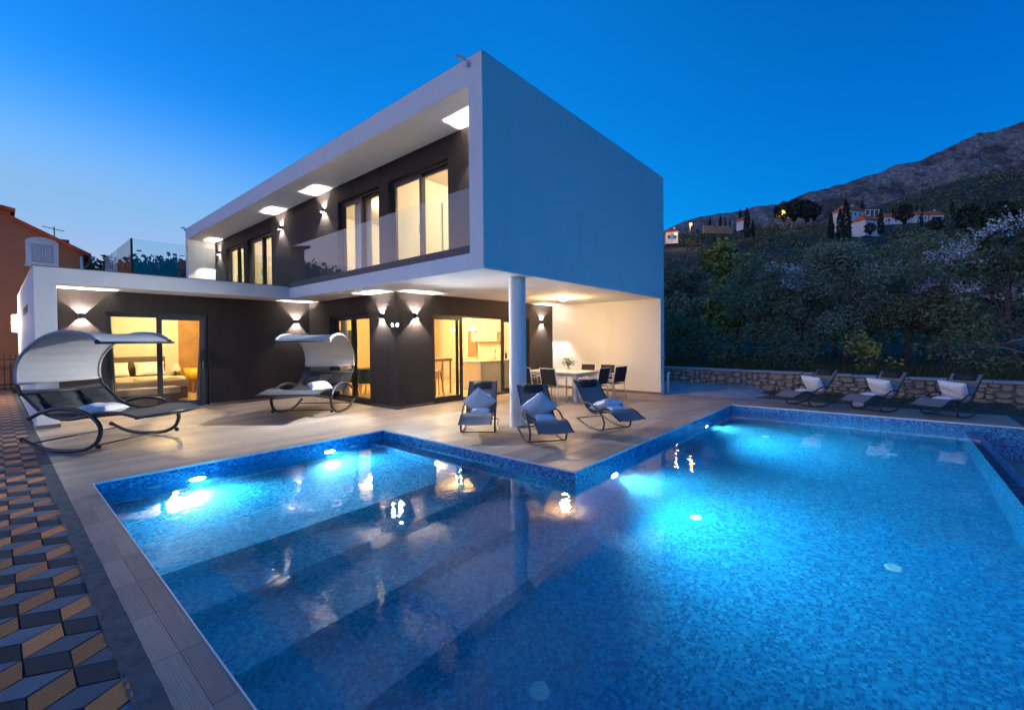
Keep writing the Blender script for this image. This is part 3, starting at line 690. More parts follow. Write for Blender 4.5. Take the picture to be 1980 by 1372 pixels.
# ------------------------------------------------------------------ outdoor lamps
def make_sconce():
    root = empty('wall_lamp')
    g = G(); s_ = 0.06; d = 0.11; t_ = 0.008; h = 0.055
    g.box(-s_, s_, 0.0, t_, -h, h).box(-s_, -s_+t_, t_, d-t_, -h, h).box(s_-t_, s_, t_, d-t_, -h, h).box(-s_, s_, d-t_, d, -h, h)
    g.build('housing', LAMPMETAL, root)
    G().box(-.022, .022, t_+.001, t_+.006, -.04, .04).build('led_board', emit('lamp_bulb', (1, .85, .65), 12), root)
    lamp('lamp_light', 'POINT', (0, d/2, 0.0), 150, SCONCE, root, 0.004)
    return root
sconce0 = make_sconce(); used = [False]
def place(root, flag, loc, rz, label, cat, group):
    o = root if not flag[0] else copy_tree(root)
    flag[0] = True; o.location = loc; o.rotation_euler = (0, 0, rz); return tag(o, label, cat, group)
SG = 'black cube wall lamps on the villa'
# local +Y points away from the wall
for (loc, rz, lb) in (
    ((-3.90, YD, 2.185), math.pi, 'black cube wall lamp between the bedroom door and the white pillar'),
    ((0.57, YD, 2.185), math.pi, 'black cube wall lamp in the inner corner above the far canopy rocker'),
    ((XG, 4.335, 2.20), math.pi/2, 'black cube wall lamp left of the dark ground floor corner'),
    ((1.496, YG, 2.20), math.pi, 'black cube wall lamp right of the dark ground floor corner'),
    ((6.59, YG, 2.18), math.pi, 'black cube wall lamp next to the cream end wall, behind the dining table'),
    ((XG, 1.05, 5.27), math.pi/2, 'black cube wall lamp at the pool end of the balcony'),
    ((XG, 7.10, 5.27), math.pi/2, 'black cube wall lamp left of the second balcony door from the pool'),
    ((XG, 9.93, 5.27), math.pi/2, 'black cube wall lamp at the middle of the balcony'),
    ((XG, 15.92, 5.27), math.pi/2, 'black cube wall lamp at the far left end of the balcony')):
    place(sconce0, used, loc, rz, lb, 'wall lamp', SG)

fl = empty('flood_light', (XG, YG, 1.96), 0, 'twin headed white flood light shining from the dark ground floor corner', 'flood light')
G().box(-0.05, 0.0, -0.05, 0.0, -.05, .05).build('bracket', BLACK, fl, bevel=.006)
G().tube([(-.04, -.04, 0), (-.14, -.14, .0)], .012, 8).build('arm', BLACK, fl)
FLC = (0.93, 0.96, 1.0)
for p, d in (((-.20, -.12, 0.0), (-.99, .12, -.24)), ((-.12, -.20, 0.0), (0.06, -1, -.26))):
    q_ = Vector(d).to_track_quat('Z', 'Y').to_matrix().to_4x4(); M = Matrix.Translation(p) @ q_
    hd = G(); hd.lathe([(0.015, -.05), (0.032, -.04), (0.040, 0.0), (0.036, 0.0), (0.034, -.004), (0.001, -.004)], 16)
    hd.v = [tuple(M @ Vector(a)) for a in hd.v]; h = hd.build('lamp_head', BLACK, fl, smooth=False)
    ln = G().lathe([(0.0335, -.003), (0.0335, 0.001), (0.001, 0.002)], 16); ln.v = [tuple(M @ Vector(a)) for a in ln.v]
    ln.build('lens', emit('flood_lens', (0.95, 0.98, 1), 60), h)
    vs_ = G(); vs_.xbox(Matrix.Translation(p) @ Matrix.Rotation(math.atan2(d[1], d[0]), 4, 'Z') @ RY(math.degrees(math.atan2(-d[2], math.hypot(d[0], d[1])))) @ TR((.022, 0, .043)), .075, .10, .004); vs_.build('visor', BLACK, h)
    lamp('flood_beam', 'SPOT', tuple(M @ Vector((0, 0, .012))), (1150, 800)[p[0] > -.15], FLC, fl, .03, d, (R(132), R(116))[p[0] > -.15], 1.0)

cl = empty('ceiling_lamp', (5.02, 1.84, ZS), 0, 'round glowing ceiling lamp under the white overhang above the dining table', 'ceiling lamp')
G().lathe([(0.155, -.001), (0.155, -.018), (0.150, -.022), (0.001, -.022)][::-1], 28).build('base', WHITE, cl)
G().lathe([(0.135, -.022), (0.130, -.05), (0.10, -.075), (0.05, -.088), (0.001, -.09)][::-1], 28).build('lamp_shade', emit('opal_shade', (1, .82, .58), 5), cl, smooth=True)
lamp('lamp_light', 'POINT', (0, 0, -.17), 140, (1, .62, .27), cl, .1)

for loc, rz, lb in (((-0.03, 0.30, ZT-.12), R(150), 'small white security camera on the roof corner nearest the pool'), ((-0.03, Y1-.1, ZT-.05), R(120), 'small white security camera on the far left roof corner')):
    c = empty('security_camera', loc, rz, lb, 'camera', 'security cameras on the roof edge')
    c.scale = (.7, .7, .7)
    G().box(-.02, .04, -.05, .05, -.05, .05).build('mount', WALUM, c, bevel=.004)
    G().tube([(0, 0, 0), (.03, 0, .07), (.10, 0, .10)], .018, 8).build('arm', WALUM, c, smooth=True)
    G().tube([(.04, 0, .10), (.26, 0, .13)], .042, 14).build('body', WALUM, c, bevel=.004)
    G().tube([(.255, 0, .1295), (.265, 0, .131)], .034, 14).build('lens', BLACK, c)

bk = empty('bulkhead_lamp', (XW, 14.5, 2.22), 0, 'bright bulkhead lamp on the outer side wall of the low wing', 'wall lamp')
G().box(-.05, 0, -.1, .1, -.28, .28).build('base', WALUM, bk, bevel=.01); G().box(-.14, -.051, -.085, .085, -.25, .25).build('lamp_shade', emit('bulkhead_shade', (1, .9, .72), 10), bk, bevel=.02)
lamp('lamp_light', 'POINT', (-.30, 0, 0), 260, (1, .78, .5), bk, .08)

# ------------------------------------------------------------------ pool lamps and fittings
PLC = (0.50, 0.93, 1.0)
def make_pool_lamp():
    root = empty('pool_lamp')
    G().lathe([(0.13, 0.0), (0.13, .012), (0.105, .022), (0.09, .018)], 24).build('trim_ring', CHROME, root)
    G().lathe([(0.094, .004), (0.094, .017), (0.06, .026), (0.001, .03)], 24).build('lens', emit('pool_lens', (0.85, 0.97, 1), 30), root, smooth=True)
    for ch in root.children:
        ch.data.transform(Matrix.Rotation(R(90), 4, 'X')); ch.data.update()       # faces local -Y
    lamp('pool_beam', 'SPOT', (0, -.05, 0), 480, PLC, root, .05, (0, -1, -.20), R(124), .9)
    return root
pl0 = make_pool_lamp(); pu = [False]
for loc, lb in (((-3.42, PY2, -.29), 'underwater pool lamp nearest the left coping, in the wall by the near rocker'), ((-1.62, PY2, -.29), 'underwater pool lamp in the short back wall near the inner corner'),
                ((0.36, PY1, -.55), 'underwater pool lamp just right of the deck corner below the column'), ((4.38, PY1, -.50), 'underwater pool lamp close to the stone wall end of the deck edge')):
    o = place(pl0, pu, loc, 0, lb, 'pool lamp', 'underwater pool lamps')
    if loc[1] == PY1:
        for ch in o.children:
            if ch.type == 'LIGHT': ch.data = ch.data.copy(); ch.data.energy = 950
inl = [None]
def inlet(loc, rot, lb):
    if inl[0] is None:
        gg = G().lathe([(0.075, 0), (0.075, .008), (0.055, .014), (0.05, .008), (0.02, .008), (0.018, .016), (0.001, .016)], 20); inl[0] = mesh_of('pool_inlet', gg.v, gg.f, WALUM)
    o = link('pool_inlet', inl[0], None, loc); o.rotation_euler = rot; tag(o, lb, 'inlet', 'round white pool inlets')
for (x, y, lb) in ((0.6, -5.0, 'round white inlet on the pool floor near the overflow edge'), (-2.6, -3.03, 'round white inlet on the pool floor closest to the steps'), (0.6, -3.1, 'round white inlet in the middle of the deep pool floor'), (5.2, -3.0, 'round white inlet on the pool floor towards the wall loungers'), (5.0, -5.0, 'round white inlet on the pool floor in the far overflow corner')):
    inlet((x, y, FLOOR), (0, 0, 0), lb)
inlet((-3.86, PY2, -.27), (R(90), 0, 0), 'round white inlet in the tiled wall left of the near pool lamp'); inlet((-1.2, PY2, -.27), (R(90), 0, 0), 'round white inlet in the tiled wall beside the inner corner pool lamp')

# ------------------------------------------------------------------ double rocking canopy beds
def make_bed():
    root = empty('canopy_rocker')
    D = 0.59   # half width
    rail = [(0.585, 1.605), (0.453, 1.691), (0.287, 1.745), (0.05, 1.767), (-0.191, 1.75), (-0.472, 1.643), (-0.724, 1.455), (-0.836, 1.28), (-0.86, 1.075), (-0.812, 0.913), (-0.743, 0.841), (-0.605, 0.725), (-0.468, 0.61), (-0.33, 0.548), (-0.159, 0.498), (0.013, 0.481), (0.184, 0.498), (0.354, 0.53), (0.523, 0.573), (0.724, 0.587), (0.954, 0.574), (1.214, 0.519)]
    rock = [(-0.559, 0.5), (-0.364, 0.582), (-0.085, 0.644), (0.188, 0.639), (0.423, 0.58), (0.587, 0.468), (0.644, 0.341), (0.614, 0.227), (0.545, 0.140), (0.341, 0.055), (-0.0, 0.030), (-0.241, 0.040), (-0.449, 0.085), (-0.588, 0.140), (-0.692, 0.181)]
    for s in (-1, 1):
        y = s*D
        G().tube(spline([(u, y, z) for u, z in rail], 4), .025, 10).build('side_rail', TUBE, root, smooth=True)
        y2 = s*(D+.055)
        k = G().tube(spline([(u, y2, z) for u, z in rock], 4), .029, 10).build('rocker_leg', TUBE, root, smooth=True)
        b = G(); b.ball((-.695, y2, .181), .038); b.ball((-.562, y2, .498), .034); b.ball((.60, y2, .10), .036); b.build('end_cap', BLACK, k, smooth=True)
    for (u, z, r) in ((.50, .105, .011), (-.56, .12, .011), (1.214, .519, .018), (-.743, .841, .018), (.585, 1.605, .018)):
        G().tube([(u, -D-.05, z), (u, D+.05, z)], r, 8).build('cross_bar', TUBE, root, smooth=True)
    # sling bed
    prof = spline([(u, 0, z) for u, z in rail[9:]], 3)
    g = G(); n = len(prof); v = []; f = []; ny = 8
    for i, p in enumerate(prof):
        for j in range(ny+1):
            t_ = j/ny*2-1; sag = -.035*(1-t_*t_)
            v.append((p.x, t_*(D-.015), p.z+sag)); 
    m_ = ny+1
    top = len(v)
    v += [(a, b, c-.008) for a, b, c in v]
    for i in range(n-1):
        for j in range(ny):
            a = i*m_+j; f.append((a, a+1, a+m_+1, a+m_)); f.append((top+a, top+a+m_, top+a+m_+1, top+a+1))
    g.add(v, f); g.build('sling', SLING, root, smooth=True)
    # canopy cloth in two pieces: the roof and the back
    prof = spline([(u, 0, z) for u, z in rail[:10]], 5)
    def cloth(ps, nm, wid, wav):
        v = []; f = []; ny = 16
        for i, p in enumerate(ps):
            for j in range(ny+1):
                t_ = j/ny*2-1; s_ = .022*(1-t_*t_)
                wv = wav*math.sin(i*1.9)*(1-abs(t_)**3)
                # cloth hangs slightly inwards
                nx_ = p.x+0.20; nz_ = p.z-1.1; L = math.hypot(nx_, nz_)
                v.append((p.x-nx_/L*(s_+wv), t_*wid, p.z-nz_/L*(s_+wv)))
        m_ = ny+1; top = len(v); v2 = [(a*0.996-.0015, b, c*.997) for a, b, c in v]
        for i in range(len(ps)-1):
            for j in range(ny):
                a = i*m_+j; f.append((a, a+1, a+m_+1, a+m_)); f.append((top+a, top+a+m_, top+a+m_+1, top+a+1))
        return G().add(v+v2, f).build(nm, CANVAS, root, smooth=True)
    cc = cloth([p*1.0 + Vector((0, 0, 0)) for p in prof[2:-3]], 'canopy', D+.0, .005)
    for s in (-1, 1):
        G().tube([p for p in [Vector((q_.x, s*D, q_.z)) for q_ in prof[2:-3]]], .027, 10).build('canopy_sleeve', CANVAS, cc, smooth=True)
    e = prof[-4]; G().tube([(e.x, -D, e.z), (e.x, D, e.z)], .020, 8).build('canopy_hem', CANVAS, cc, smooth=True)
    # pair of head pads with straps
    for s in (-1, 1):
        pd = pillow_mesh(.26, .40, .085, 'headrest'); o = link('headrest', pd, root); pd.materials.append(BLACKF)
        o.location = (-.50, s*.28, .655); o.rotation_euler = (0, R(40), 0)
        st = G(); st.xbox(TR((-.17, 0, .0)), .20, .27, .012); st.build('strap', BLACKF, o)
    return root
def pillow_mesh(sx, sy, h, name, n=14, mat=None, seed=0):
    r = random.Random(seed); v = []; f = []
    ph = [r.uniform(0, 6) for _ in range(4)]
    for side in (1, -1):
        for i in range(n+1):
            for j in range(n+1):
                a = i/n*2-1; b = j/n*2-1
                px = a*(1-.07*(1-b*b)*abs(a)**3); py = b*(1-.07*(1-a*a)*abs(b)**3)
                t_ = max(0, (1-a**4)*(1-b**4))**.55
                t_ *= 1 + .10*math.sin(3*a+ph[0])*math.sin(2.4*b+ph[1]) + .07*math.sin(7*a+3*b+ph[2])
                v.append((px*sx/2, py*sy/2, side*t_*h/2))
    m_ = n+1; o = m_*m_
    for i in range(n):
        for j in range(n):
            a = i*m_+j
            f.append((a, a+m_, a+m_+1, a+1)); f.append((o+a, o+a+1, o+a+m_+1, o+a+m_))
    me = mesh_of(name, v, f, mat if mat else [], smooth=True); return me
def cushion(name, me, M, label, cat, group):
    o = link(name, me); o.matrix_world = M; return tag(o, label, cat, group)
bed0 = make_bed()
def width_dir(a): return Vector((-math.sin(a), math.cos(a), 0))
# rocker positions: mid points between both rocker tracks
BA = R(303.0)
BED1 = Vector((-4.471, 4.269, 0)) + width_dir(BA)*0.62
bed0.location = BED1; bed0.rotation_euler = (0, 0, BA); tag(bed0, 'canopy rocking bed with curved white hood in front of the bedroom door', 'rocking bed', 'double rocking beds with white canopies')
bed1 = copy_tree(bed0)
BB = R(220.0)
bed1.location = (-.36, 5.08, 0); bed1.rotation_euler = (0, 0, BB); tag(bed1, 'canopy rocking bed with white hood beside the narrow ground floor glass door', 'rocking bed', 'double rocking beds with white canopies')
cm = pillow_mesh(.46, .46, .17, 'cushion', mat=CUSH, seed=1); cm2 = pillow_mesh(.46, .46, .16, 'cushion', mat=CUSH, seed=2)
CG = 'scatter cushions on the loungers'
Mb = TR(BED1) @ Matrix.Rotation(BA, 4, 'Z'); cushion('cushion', cm, Mb @ TR((.12, -.18, .575)) @ RZ(12) @ RY(2), 'white cushion lying on the near canopy rocking bed', 'cushion', CG)
Mb = TR(bed1.location) @ Matrix.Rotation(BB, 4, 'Z'); cushion('cushion', cm, Mb @ TR((.06, .16, .58)) @ RZ(38) @ RY(12), 'white cushion lying on the far canopy rocking bed', 'cushion', CG)

# ------------------------------------------------------------------ single rocking loungers
def make_lounger(sl, nm='rocking_lounger'):
    root = empty(nm); D = .26
    rail = [(-.76, .815), (-.65, .705), (-.52, .56), (-.41, .425), (-.34, .35), (-.235, .295), (-.095, .275), (.07, .314), (.165, .352), (.275, .367), (.38, .34), (.47, .295), (.60, .247)]
    rock = [(-.41, .425), (-.27, .45), (-.13, .428), (-.01, .373), (.086, .316), (.165, .24), (.203, .158), (.187, .077), (.140, .034), (0, .016), (-.17, .018), (-.34, .042), (-.63, .125)]
    for s in (-1, 1):
        G().tube(spline([(u, s*D, z) for u, z in rail], 4), .014, 8).build('side_rail', TUBE, root, smooth=True)
        G().tube(spline([(u, s*(D+.03), z) for u, z in rock], 4), .0155, 8).build('rocker_leg', TUBE, root, smooth=True)
    for (u, z) in ((.145, .03), (-.62, .12), (-.02, .285)):
        G().tube([(u, -D-.03, z), (u, D+.03, z)], .011, 8).build('cross_bar', TUBE, root, smooth=True)
    prof = spline([(u, 0, z) for u, z in rail], 3); v = []; f = []; ny = 6; m_ = ny+1
    for p in prof:
        for j in range(m_):
            t_ = j/ny*2-1; v.append((p.x, t_*(D-.004), p.z-.014*(1-t_*t_)+.004))
    top = len(v); v += [(a, b, c-.006) for a, b, c in v]
    for i in range(len(prof)-1):
        for j in range(ny):
            a = i*m_+j; f.append((a, a+1, a+m_+1, a+m_)); f.append((top+a, top+a+m_, top+a+m_+1, top+a+1))
    G().add(v, f).build('sling', sl, root, smooth=True)
    g = G().tube([(0, -.170, 0), (0, -.165, 0), (0, .165, 0), (0, .170, 0)], [.040, .056, .056, .040], 14); hp = g.build('headrest', BLACKF, root, smooth=True)
    hp.data.transform(Matrix.Diagonal((1.5, 1, .85, 1))); hp.location = (-.675, 0, .755); hp.rotation_euler = (0, R(50), 0)
    return root
lA = make_lounger(SLING_L)
LG = 'grey sling rocking loungers'
def fit_loc(x, y, a, u): return Vector((x, y, 0)) - Vector((math.cos(a), math.sin(a), 0))*u
L = [(Vector((.33, .47, 0)), R(218), 'grey rocking lounger in front of the open kitchen door, left of the column'),
     (Vector((.48, -.83, 0)), R(233), 'grey rocking lounger right at the foot of the column, close to the pool corner'),
     (Vector((1.99, -1.17, 0)), R(246), 'grey rocking lounger right of the column, in front of the dining table')]
WALLL = [(Vector((7.2, -3.43, 0)), R(148), 'dark rocking lounger by the stone wall, leftmost of the three across the pool'), (Vector((7.2, -4.66, 0)), R(150), 'dark rocking lounger by the stone wall, middle one of the three across the pool'), (Vector((7.2, -5.80, 0)), R(150), 'dark rocking lounger by the stone wall, rightmost of the three across the pool')]
lu = [False]
towel = pillow_mesh(.34, .20, .10, 'towel', n=10, mat=CUSH, seed=6); towelw = pillow_mesh(.36, .20, .07, 'towel', n=10, mat=CUSH, seed=7)
for i, (p, a, lb) in enumerate(L + WALLL):
    place(lA, lu, p, a, lb, 'lounger', LG)
    Ml = TR(p) @ Matrix.Rotation(a, 4, 'Z')
    if i < 2:
        cushion('cushion', cm2, Ml @ TR((-.265, -.02, .50)) @ RY(-58) @ RZ(45), ('pale cushion standing on its corner on the lounger left of the column', 'pale cushion standing on its corner on the lounger at the foot of the column')[i], 'cushion', CG)
        o = link('towel', towel); o.matrix_world = Ml @ TR((-.03, .02, .355)) @ RZ(90) @ RX(12); tag(o, ('folded pale towel on the lounger left of the column', 'folded pale towel on the lounger at the foot of the column')[i], 'towel', 'folded towels on the loungers')
    elif i == 2:
        cushion('cushion', cm, Ml @ TR((-.16, .02, .40)) @ RY(-22) @ RZ(8), 'white cushion on the lounger in front of the dining table', 'cushion', CG)
        o = link('towel', towelw); o.matrix_world = Ml @ TR((.10, .06, .375)) @ RZ(90) @ RX(10); tag(o, 'folded white towel on the lounger in front of the dining table', 'towel', 'folded towels on the loungers')
    else:
        n_ = ('leftmost', 'middle', 'rightmost')[i-3]
        cushion('cushion', cm, Ml @ TR((-.30, 0, .50)) @ RY(-52) @ RZ(6), 'white cushion leaning on the %s lounger by the stone wall' % n_, 'cushion', CG)
        o = link('towel', towelw); o.matrix_world = Ml @ TR((.02, .0, .345)) @ RZ(90) @ RX(10); tag(o, 'folded white towel at the cushion of the %s lounger by the stone wall' % n_, 'towel', 'folded towels on the loungers')

# ------------------------------------------------------------------ dining table and chairs under the overhang
tb = empty('dining_table', (5.02, 1.96, 0), 0, 'white aluminium dining table under the overhang by the cream wall', 'table')
G().box(-.59, .59, -.90, .90, .705, .745).build('tabletop', WALUM, tb, bevel=.006)
G().box(-.52, .52, -.84, .84, .63, .704).build('apron', WALUM, tb)
for sx in (-1, 1):
    for sy in (-1, 1): G().box(sx*.52-.055, sx*.52+.055, sy*.83-.055, sy*.83+.055, 0, .629).build('leg', WALUM, tb, bevel=.006)
def make_chair():
    root = empty('dining_chair'); W2 = .235
    for s in (-1, 1):
        G().tube([(.22, s*W2, 0), (.21, s*W2, .64), (.19, s*W2, .655), (-.20, s*W2, .635)], .014, 8).build('arm_leg', WALUM, root, smooth=True)
        G().tube([(-.25, s*W2, 0), (-.19, s*W2, .42), (-.20, s*W2, .5), (-.285, s*W2, .88)], .014, 8).build('back_leg', WALUM, root, smooth=True)
        G().tube([(.215, s*W2, .43), (-.19, s*W2, .41)], .012, 8).build('seat_rail', WALUM, root, smooth=True)
    G().tube([(-.285, -W2, .88), (-.285, W2, .88)], .013, 8).build('top_rail', WALUM, root, smooth=True)
    G().box(-.19, .215, -W2+.012, W2-.012, .418, .43).build('seat', SLINGB, root)
    g = G(); g.add([(-.198, -W2+.012, .47), (-.198, W2-.012, .47), (-.281, W2-.012, .87), (-.281, -W2+.012, .87), (-.208, -W2+.012, .47), (-.208, W2-.012, .47), (-.291, W2-.012, .87), (-.291, -W2+.012, .87)], [(0, 1, 2, 3), (7, 6, 5, 4), (0, 4, 5, 1), (2, 6, 7, 3), (1, 5, 6, 2), (3, 7, 4, 0)])
    g.build('backrest', SLINGB, root); return root
ch0 = make_chair(); cu = [False]; DG = 'white framed dining chairs around the table'
for x, y, a, lb in ((4.06, 1.50, 0, 'dining chair with dark sling on the column side of the table, nearest the pool'), (4.06, 2.28, 0, 'dining chair on the column side of the table, half hidden by the column'),
                    (5.12, 3.22, -90, 'dining chair at the far head of the table in front of the dark wall'), (5.95, 1.78, 180, 'dining chair on the cream wall side of the table, further from the pool'),
                    (5.98, 1.16, 180, 'dining chair on the cream wall side of the table, closer to the pool'), (4.78, .72, 86, 'dining chair at the pool end of the table, nearer the column'), (5.60, .66, 78, 'dining chair at the pool end of the table, nearer the cream wall')):
    place(ch0, cu, (x, y, 0), R(a), lb, 'chair', DG)
vz = empty('potted_plant', (5.18, 1.80, .745), 0, 'small leafy plant in a glass vase on the white dining table', 'plant')
G().lathe([(.04, 0), (.055, .03), (.05, .09), (.035, .12), (.032, .12), (.046, .088), (.05, .03), (.001, .01)], 18).build('vase', GLASS, vz, smooth=True)
def leafcloud(pts, lx, ly, rs, flat=0.0):
    """one quad (two triangles, folded) per point"""
    n = len(pts); P = np.asarray(pts, np.float64)
    d = rs.normal(size=(n, 3)); d[:, 2] *= (1-flat); d /= np.linalg.norm(d, axis=1)[:, None]
    e = rs.normal(size=(n, 3)); e -= d*(e*d).sum(1)[:, None]; e /= np.linalg.norm(e, axis=1)[:, None]
    s = rs.uniform(.65, 1.35, (n, 1)); a = d*lx*s/2; b = e*ly*s/2
    V = np.stack([P-a, P+b, P+a, P-b], 1).reshape(-1, 3)
    return V
def quads_mesh(name, V, mat):
    n = len(V)//4; me = bpy.data.meshes.new(name)
    me.vertices.add(len(V)); me.vertices.foreach_set('co', V.astype(np.float32).ravel())
    me.loops.add(len(V)); me.loops.foreach_set('vertex_index', np.arange(len(V), dtype=np.int32))
    me.polygons.add(n); me.polygons.foreach_set('loop_start', np.arange(0, len(V), 4, dtype=np.int32))
    try: me.polygons.foreach_set('loop_total', np.full(n, 4, np.int32))
    except Exception: pass
    me.materials.append(mat); me.update(calc_edges=True); me.validate(); return me
rs = np.random.RandomState(11); pts = rs.normal(size=(150, 3))*(.085, .085, .06) + (0, 0, .22)
link('foliage', quads_mesh('foliage', leafcloud(pts, .07, .028, rs), PLANTM), vz)
g = G()
for k in range(6): a = k*1.05; g.tube([(0, 0, .03), (.02*math.cos(a), .02*math.sin(a), .13), (.08*math.cos(a), .08*math.sin(a), .24)], .004, 5)
g.build('stem', BARK, vz)
wt = empty('wall_tap', (XI, -0.001, 1.075), 0, 'small outdoor tap on the edge of the cream end wall', 'tap'); G().tube([(.05, 0, 0), (.05, -.08, 0), (.05, -.10, -.03), (.05, -.10, -.05)], .014, 8).build('spout', CHROME, wt, smooth=True); G().tube([(.02, -.05, .03), (.08, -.05, .03)], .008, 6).build('handle', CHROME, wt)
dp = empty('drain_pipe', (7.62, -.05, 0), 0, 'grey drain pipe standing beside the end wall corner', 'pipe'); G().tube([(0, 0, 0), (0, 0, .52), (0.02, 0, .58), (.09, 0, .60)], .035, 12).build('pipe', WALUM, dp, smooth=True)
wp = link('plastic_bag', pillow_mesh(.22, .16, .14, 'plastic_bag', n=10, mat=CUSH, seed=9)); wp.location = (7.62, -4.42, .075); wp.rotation_euler = (.3, .2, .5); tag(wp, 'small white bag lying under the middle lounger by the stone wall', 'bag')
# ------------------------------------------------------------------ rooms: furniture seen through the glass
bd = empty('bed', (-2.5, 10.95, .02), 0, 'upholstered double bed with white pillows seen through the bedroom door', 'bed')
G().box(-.85, .85, 1.30, 1.40, 0, 1.18).build('headboard', TAUPE, bd, bevel=.02)
for k in range(5):
    for j in range(2): G().ball((-.68+k*.34, 1.295, .75+j*.25), .018, 8).build('button', TAUPE, bd)
G().box(-.82, .82, -1.25, 1.29, .08, .40).build('base', TAUPE, bd, bevel=.02)
G().box(-.80, .80, -1.24, 1.28, .40, .60).build('mattress', LINEN, bd, bevel=.05, segs=3)
dv = G(); 
for i in range(15):
    for j in range(13):
        pass
def drape(x0, x1, y0, y1, z, drop, nm, mat, parent, amp=.02, sd=1):
    r = np.random.RandomState(sd); nx, ny = 24, 24; v = []; f = []
    for j in range(ny+1):
        for i in range(nx+1):
            x = x0-drop+(x1-x0+2*drop)*i/nx; y = y0-drop+(y1-y0+drop)*j/ny
            ox = max(0, x0-x, x-x1); oy = max(0, y0-y); o = max(ox, oy)
            v.append((min(max(x, x0-.03), x1+.03)+amp*.6*math.sin(y*14), max(y, y0-.03)+amp*.6*math.sin(x*13), z-o+amp*math.sin(7*x+sd)*math.cos(6*y)+r.uniform(-.003, .003)))
    for j in range(ny):
        for i in range(nx): a = j*(nx+1)+i; f.append((a, a+1, a+nx+2, a+nx+1))
    return link(nm, mesh_of(nm, v, f, mat, True), parent)
drape(-.80, .80, -1.24, .45, .625, .22, 'duvet', BEIGE, bd, .012)
th = drape(-.25, .84, -1.0, -.35, .65, .30, 'throw', simple('cream_throw', (.66, .56, .40), .95, var=.12, vscale=12, bmp=.5, bscale=40), None, .018, 4); th.location = bd.location; tag(th, 'cream throw blanket draped over the corner of the bed', 'blanket')
for i, x in enumerate((-.42, .42)):
    o = link('pillow', pillow_mesh(.72, .46, .18, 'pillow', mat=LINEN, seed=20+i)); o.location = (-2.5+x, 11.98, .85); o.rotation_euler = (R(58), 0, 0); tag(o, ('white pillow on the left half of the bed', 'white pillow on the right half of the bed')[i], 'pillow', 'bed pillows')
bn = empty('bench', (-2.65, 9.25, .02), 0, 'tufted bench standing at the foot of the bed', 'bench')
G().box(-.66, .66, -.22, .22, .30, .46).build('seat', BEIGE, bn, bevel=.05, segs=3); G().box(-.62, .62, -.20, .20, .06, .30).build('base', TAUPE, bn)
for s in (-1, 1):
    for t_ in (-1, 1): G().box(s*.57-.03, s*.57+.03, t_*.17-.03, t_*.17+.03, 0, .06).build('leg', BLACK, bn)
ns = empty('nightstand', (-1.42, 12.1, .02), 0, 'small nightstand with lamp on the right of the bed', 'nightstand'); G().box(-.2, .2, -.2, .2, .1, .55).build('cabinet', WOOD, ns, bevel=.01)
for s in (-1, 1): G().box(s*.17-.02, s*.17+.02, -.18, .18, 0, .1).build('leg', BLACK, ns)
bl = empty('table_lamp', (-1.42, 12.1, .57), 0, 'bedside lamp with pale conical shade', 'lamp'); G().lathe([(.07, 0), (.07, .015), (.012, .02), (.012, .2), (.001, .2)], 14).build('base', BLACK, bl); G().lathe([(.14, .18), (.07, .40), (.066, .40), (.136, .18)], 18).build('lamp_shade', LINEN, bl)
yc = empty('tub_chair', (-.95, 12.0, .02), R(200), 'yellow moulded chair in front of the bedroom wardrobe', 'chair'); G().lathe([(.001, .42), (.2, .42), (.26, .5), (.29, .78), (.275, .78), (.24, .5), (.001, .44)], 18).build('shell', YELLOWF, yc, smooth=True)
for s in (-1, 1):
    for t_ in (-1, 1): G().tube([(s*.22, t_*.22, 0), (s*.12, t_*.12, .42)], .014, 6).build('leg', WOOD, yc)
def curtain(x0, x1, y, z0, z1, axis, lb, mat, flare=0.0):
    v = []; f = []; n = 40; m_ = 8
    for j in range(m_+1):
        for i in range(n+1):
            t_ = i/n; zz = z0+(z1-z0)*j/m_; k = 1+flare*(1-j/m_)
            a = x0+(x1-x0)*t_*k; b = y+.035*math.sin(t_*n*.85)
            v.append((a, b, zz) if axis == 'x' else (b, a, zz))
    for j in range(m_):
        for i in range(n): q_ = j*(n+1)+i; f.append((q_, q_+1, q_+n+2, q_+n+1))
    return tag(link('curtain', mesh_of('curtain', v, f, mat, True)), lb, 'curtain', 'curtains behind the glass doors')
curtain(-3.52, -3.40, 8.50, .03, 2.6, 'x', 'beige curtain gathered at the left of the bedroom door', BEIGE, .9)
curtain(-1.60, -1.66, 8.50, .03, 2.6, 'x', 'pale curtain gathered at the right of the bedroom door', CURT, 2.2)
curtain(6.95, 6.66, 1.32, .03, 2.6, 'y', 'pale curtain gathered in the narrow ground floor glass door', CURT)
for k, (a, b, l_) in enumerate(((13.3, 14.15, 'furthest'), (10.8, 11.75, 'second furthest'))):
    curtain(a, b, 1.42, ZF+.03, 5.6, 'y', 'cream curtain half drawn behind the %s balcony door' % l_, CURT)
curtain(6.30, 5.5, 1.42, ZF+.03, 5.6, 'y', 'cream curtain half drawn behind the second balcony door from the pool', CURT)
idr = empty('interior_door', (3.2, 4.0, ZF+.02), 0, 'white interior door inside the nearest upstairs room', 'door'); G().box(-.45, .45, .09, .12, 0, 2.15).build('door_leaf', CABIN, idr, bevel=.004); G().box(-.52, -.45, .06, .12, 0, 2.2).build('door_frame', CABIN, idr); G().box(.38, .40, .03, .09, 1.0, 1.02).build('handle', CHROME, idr)
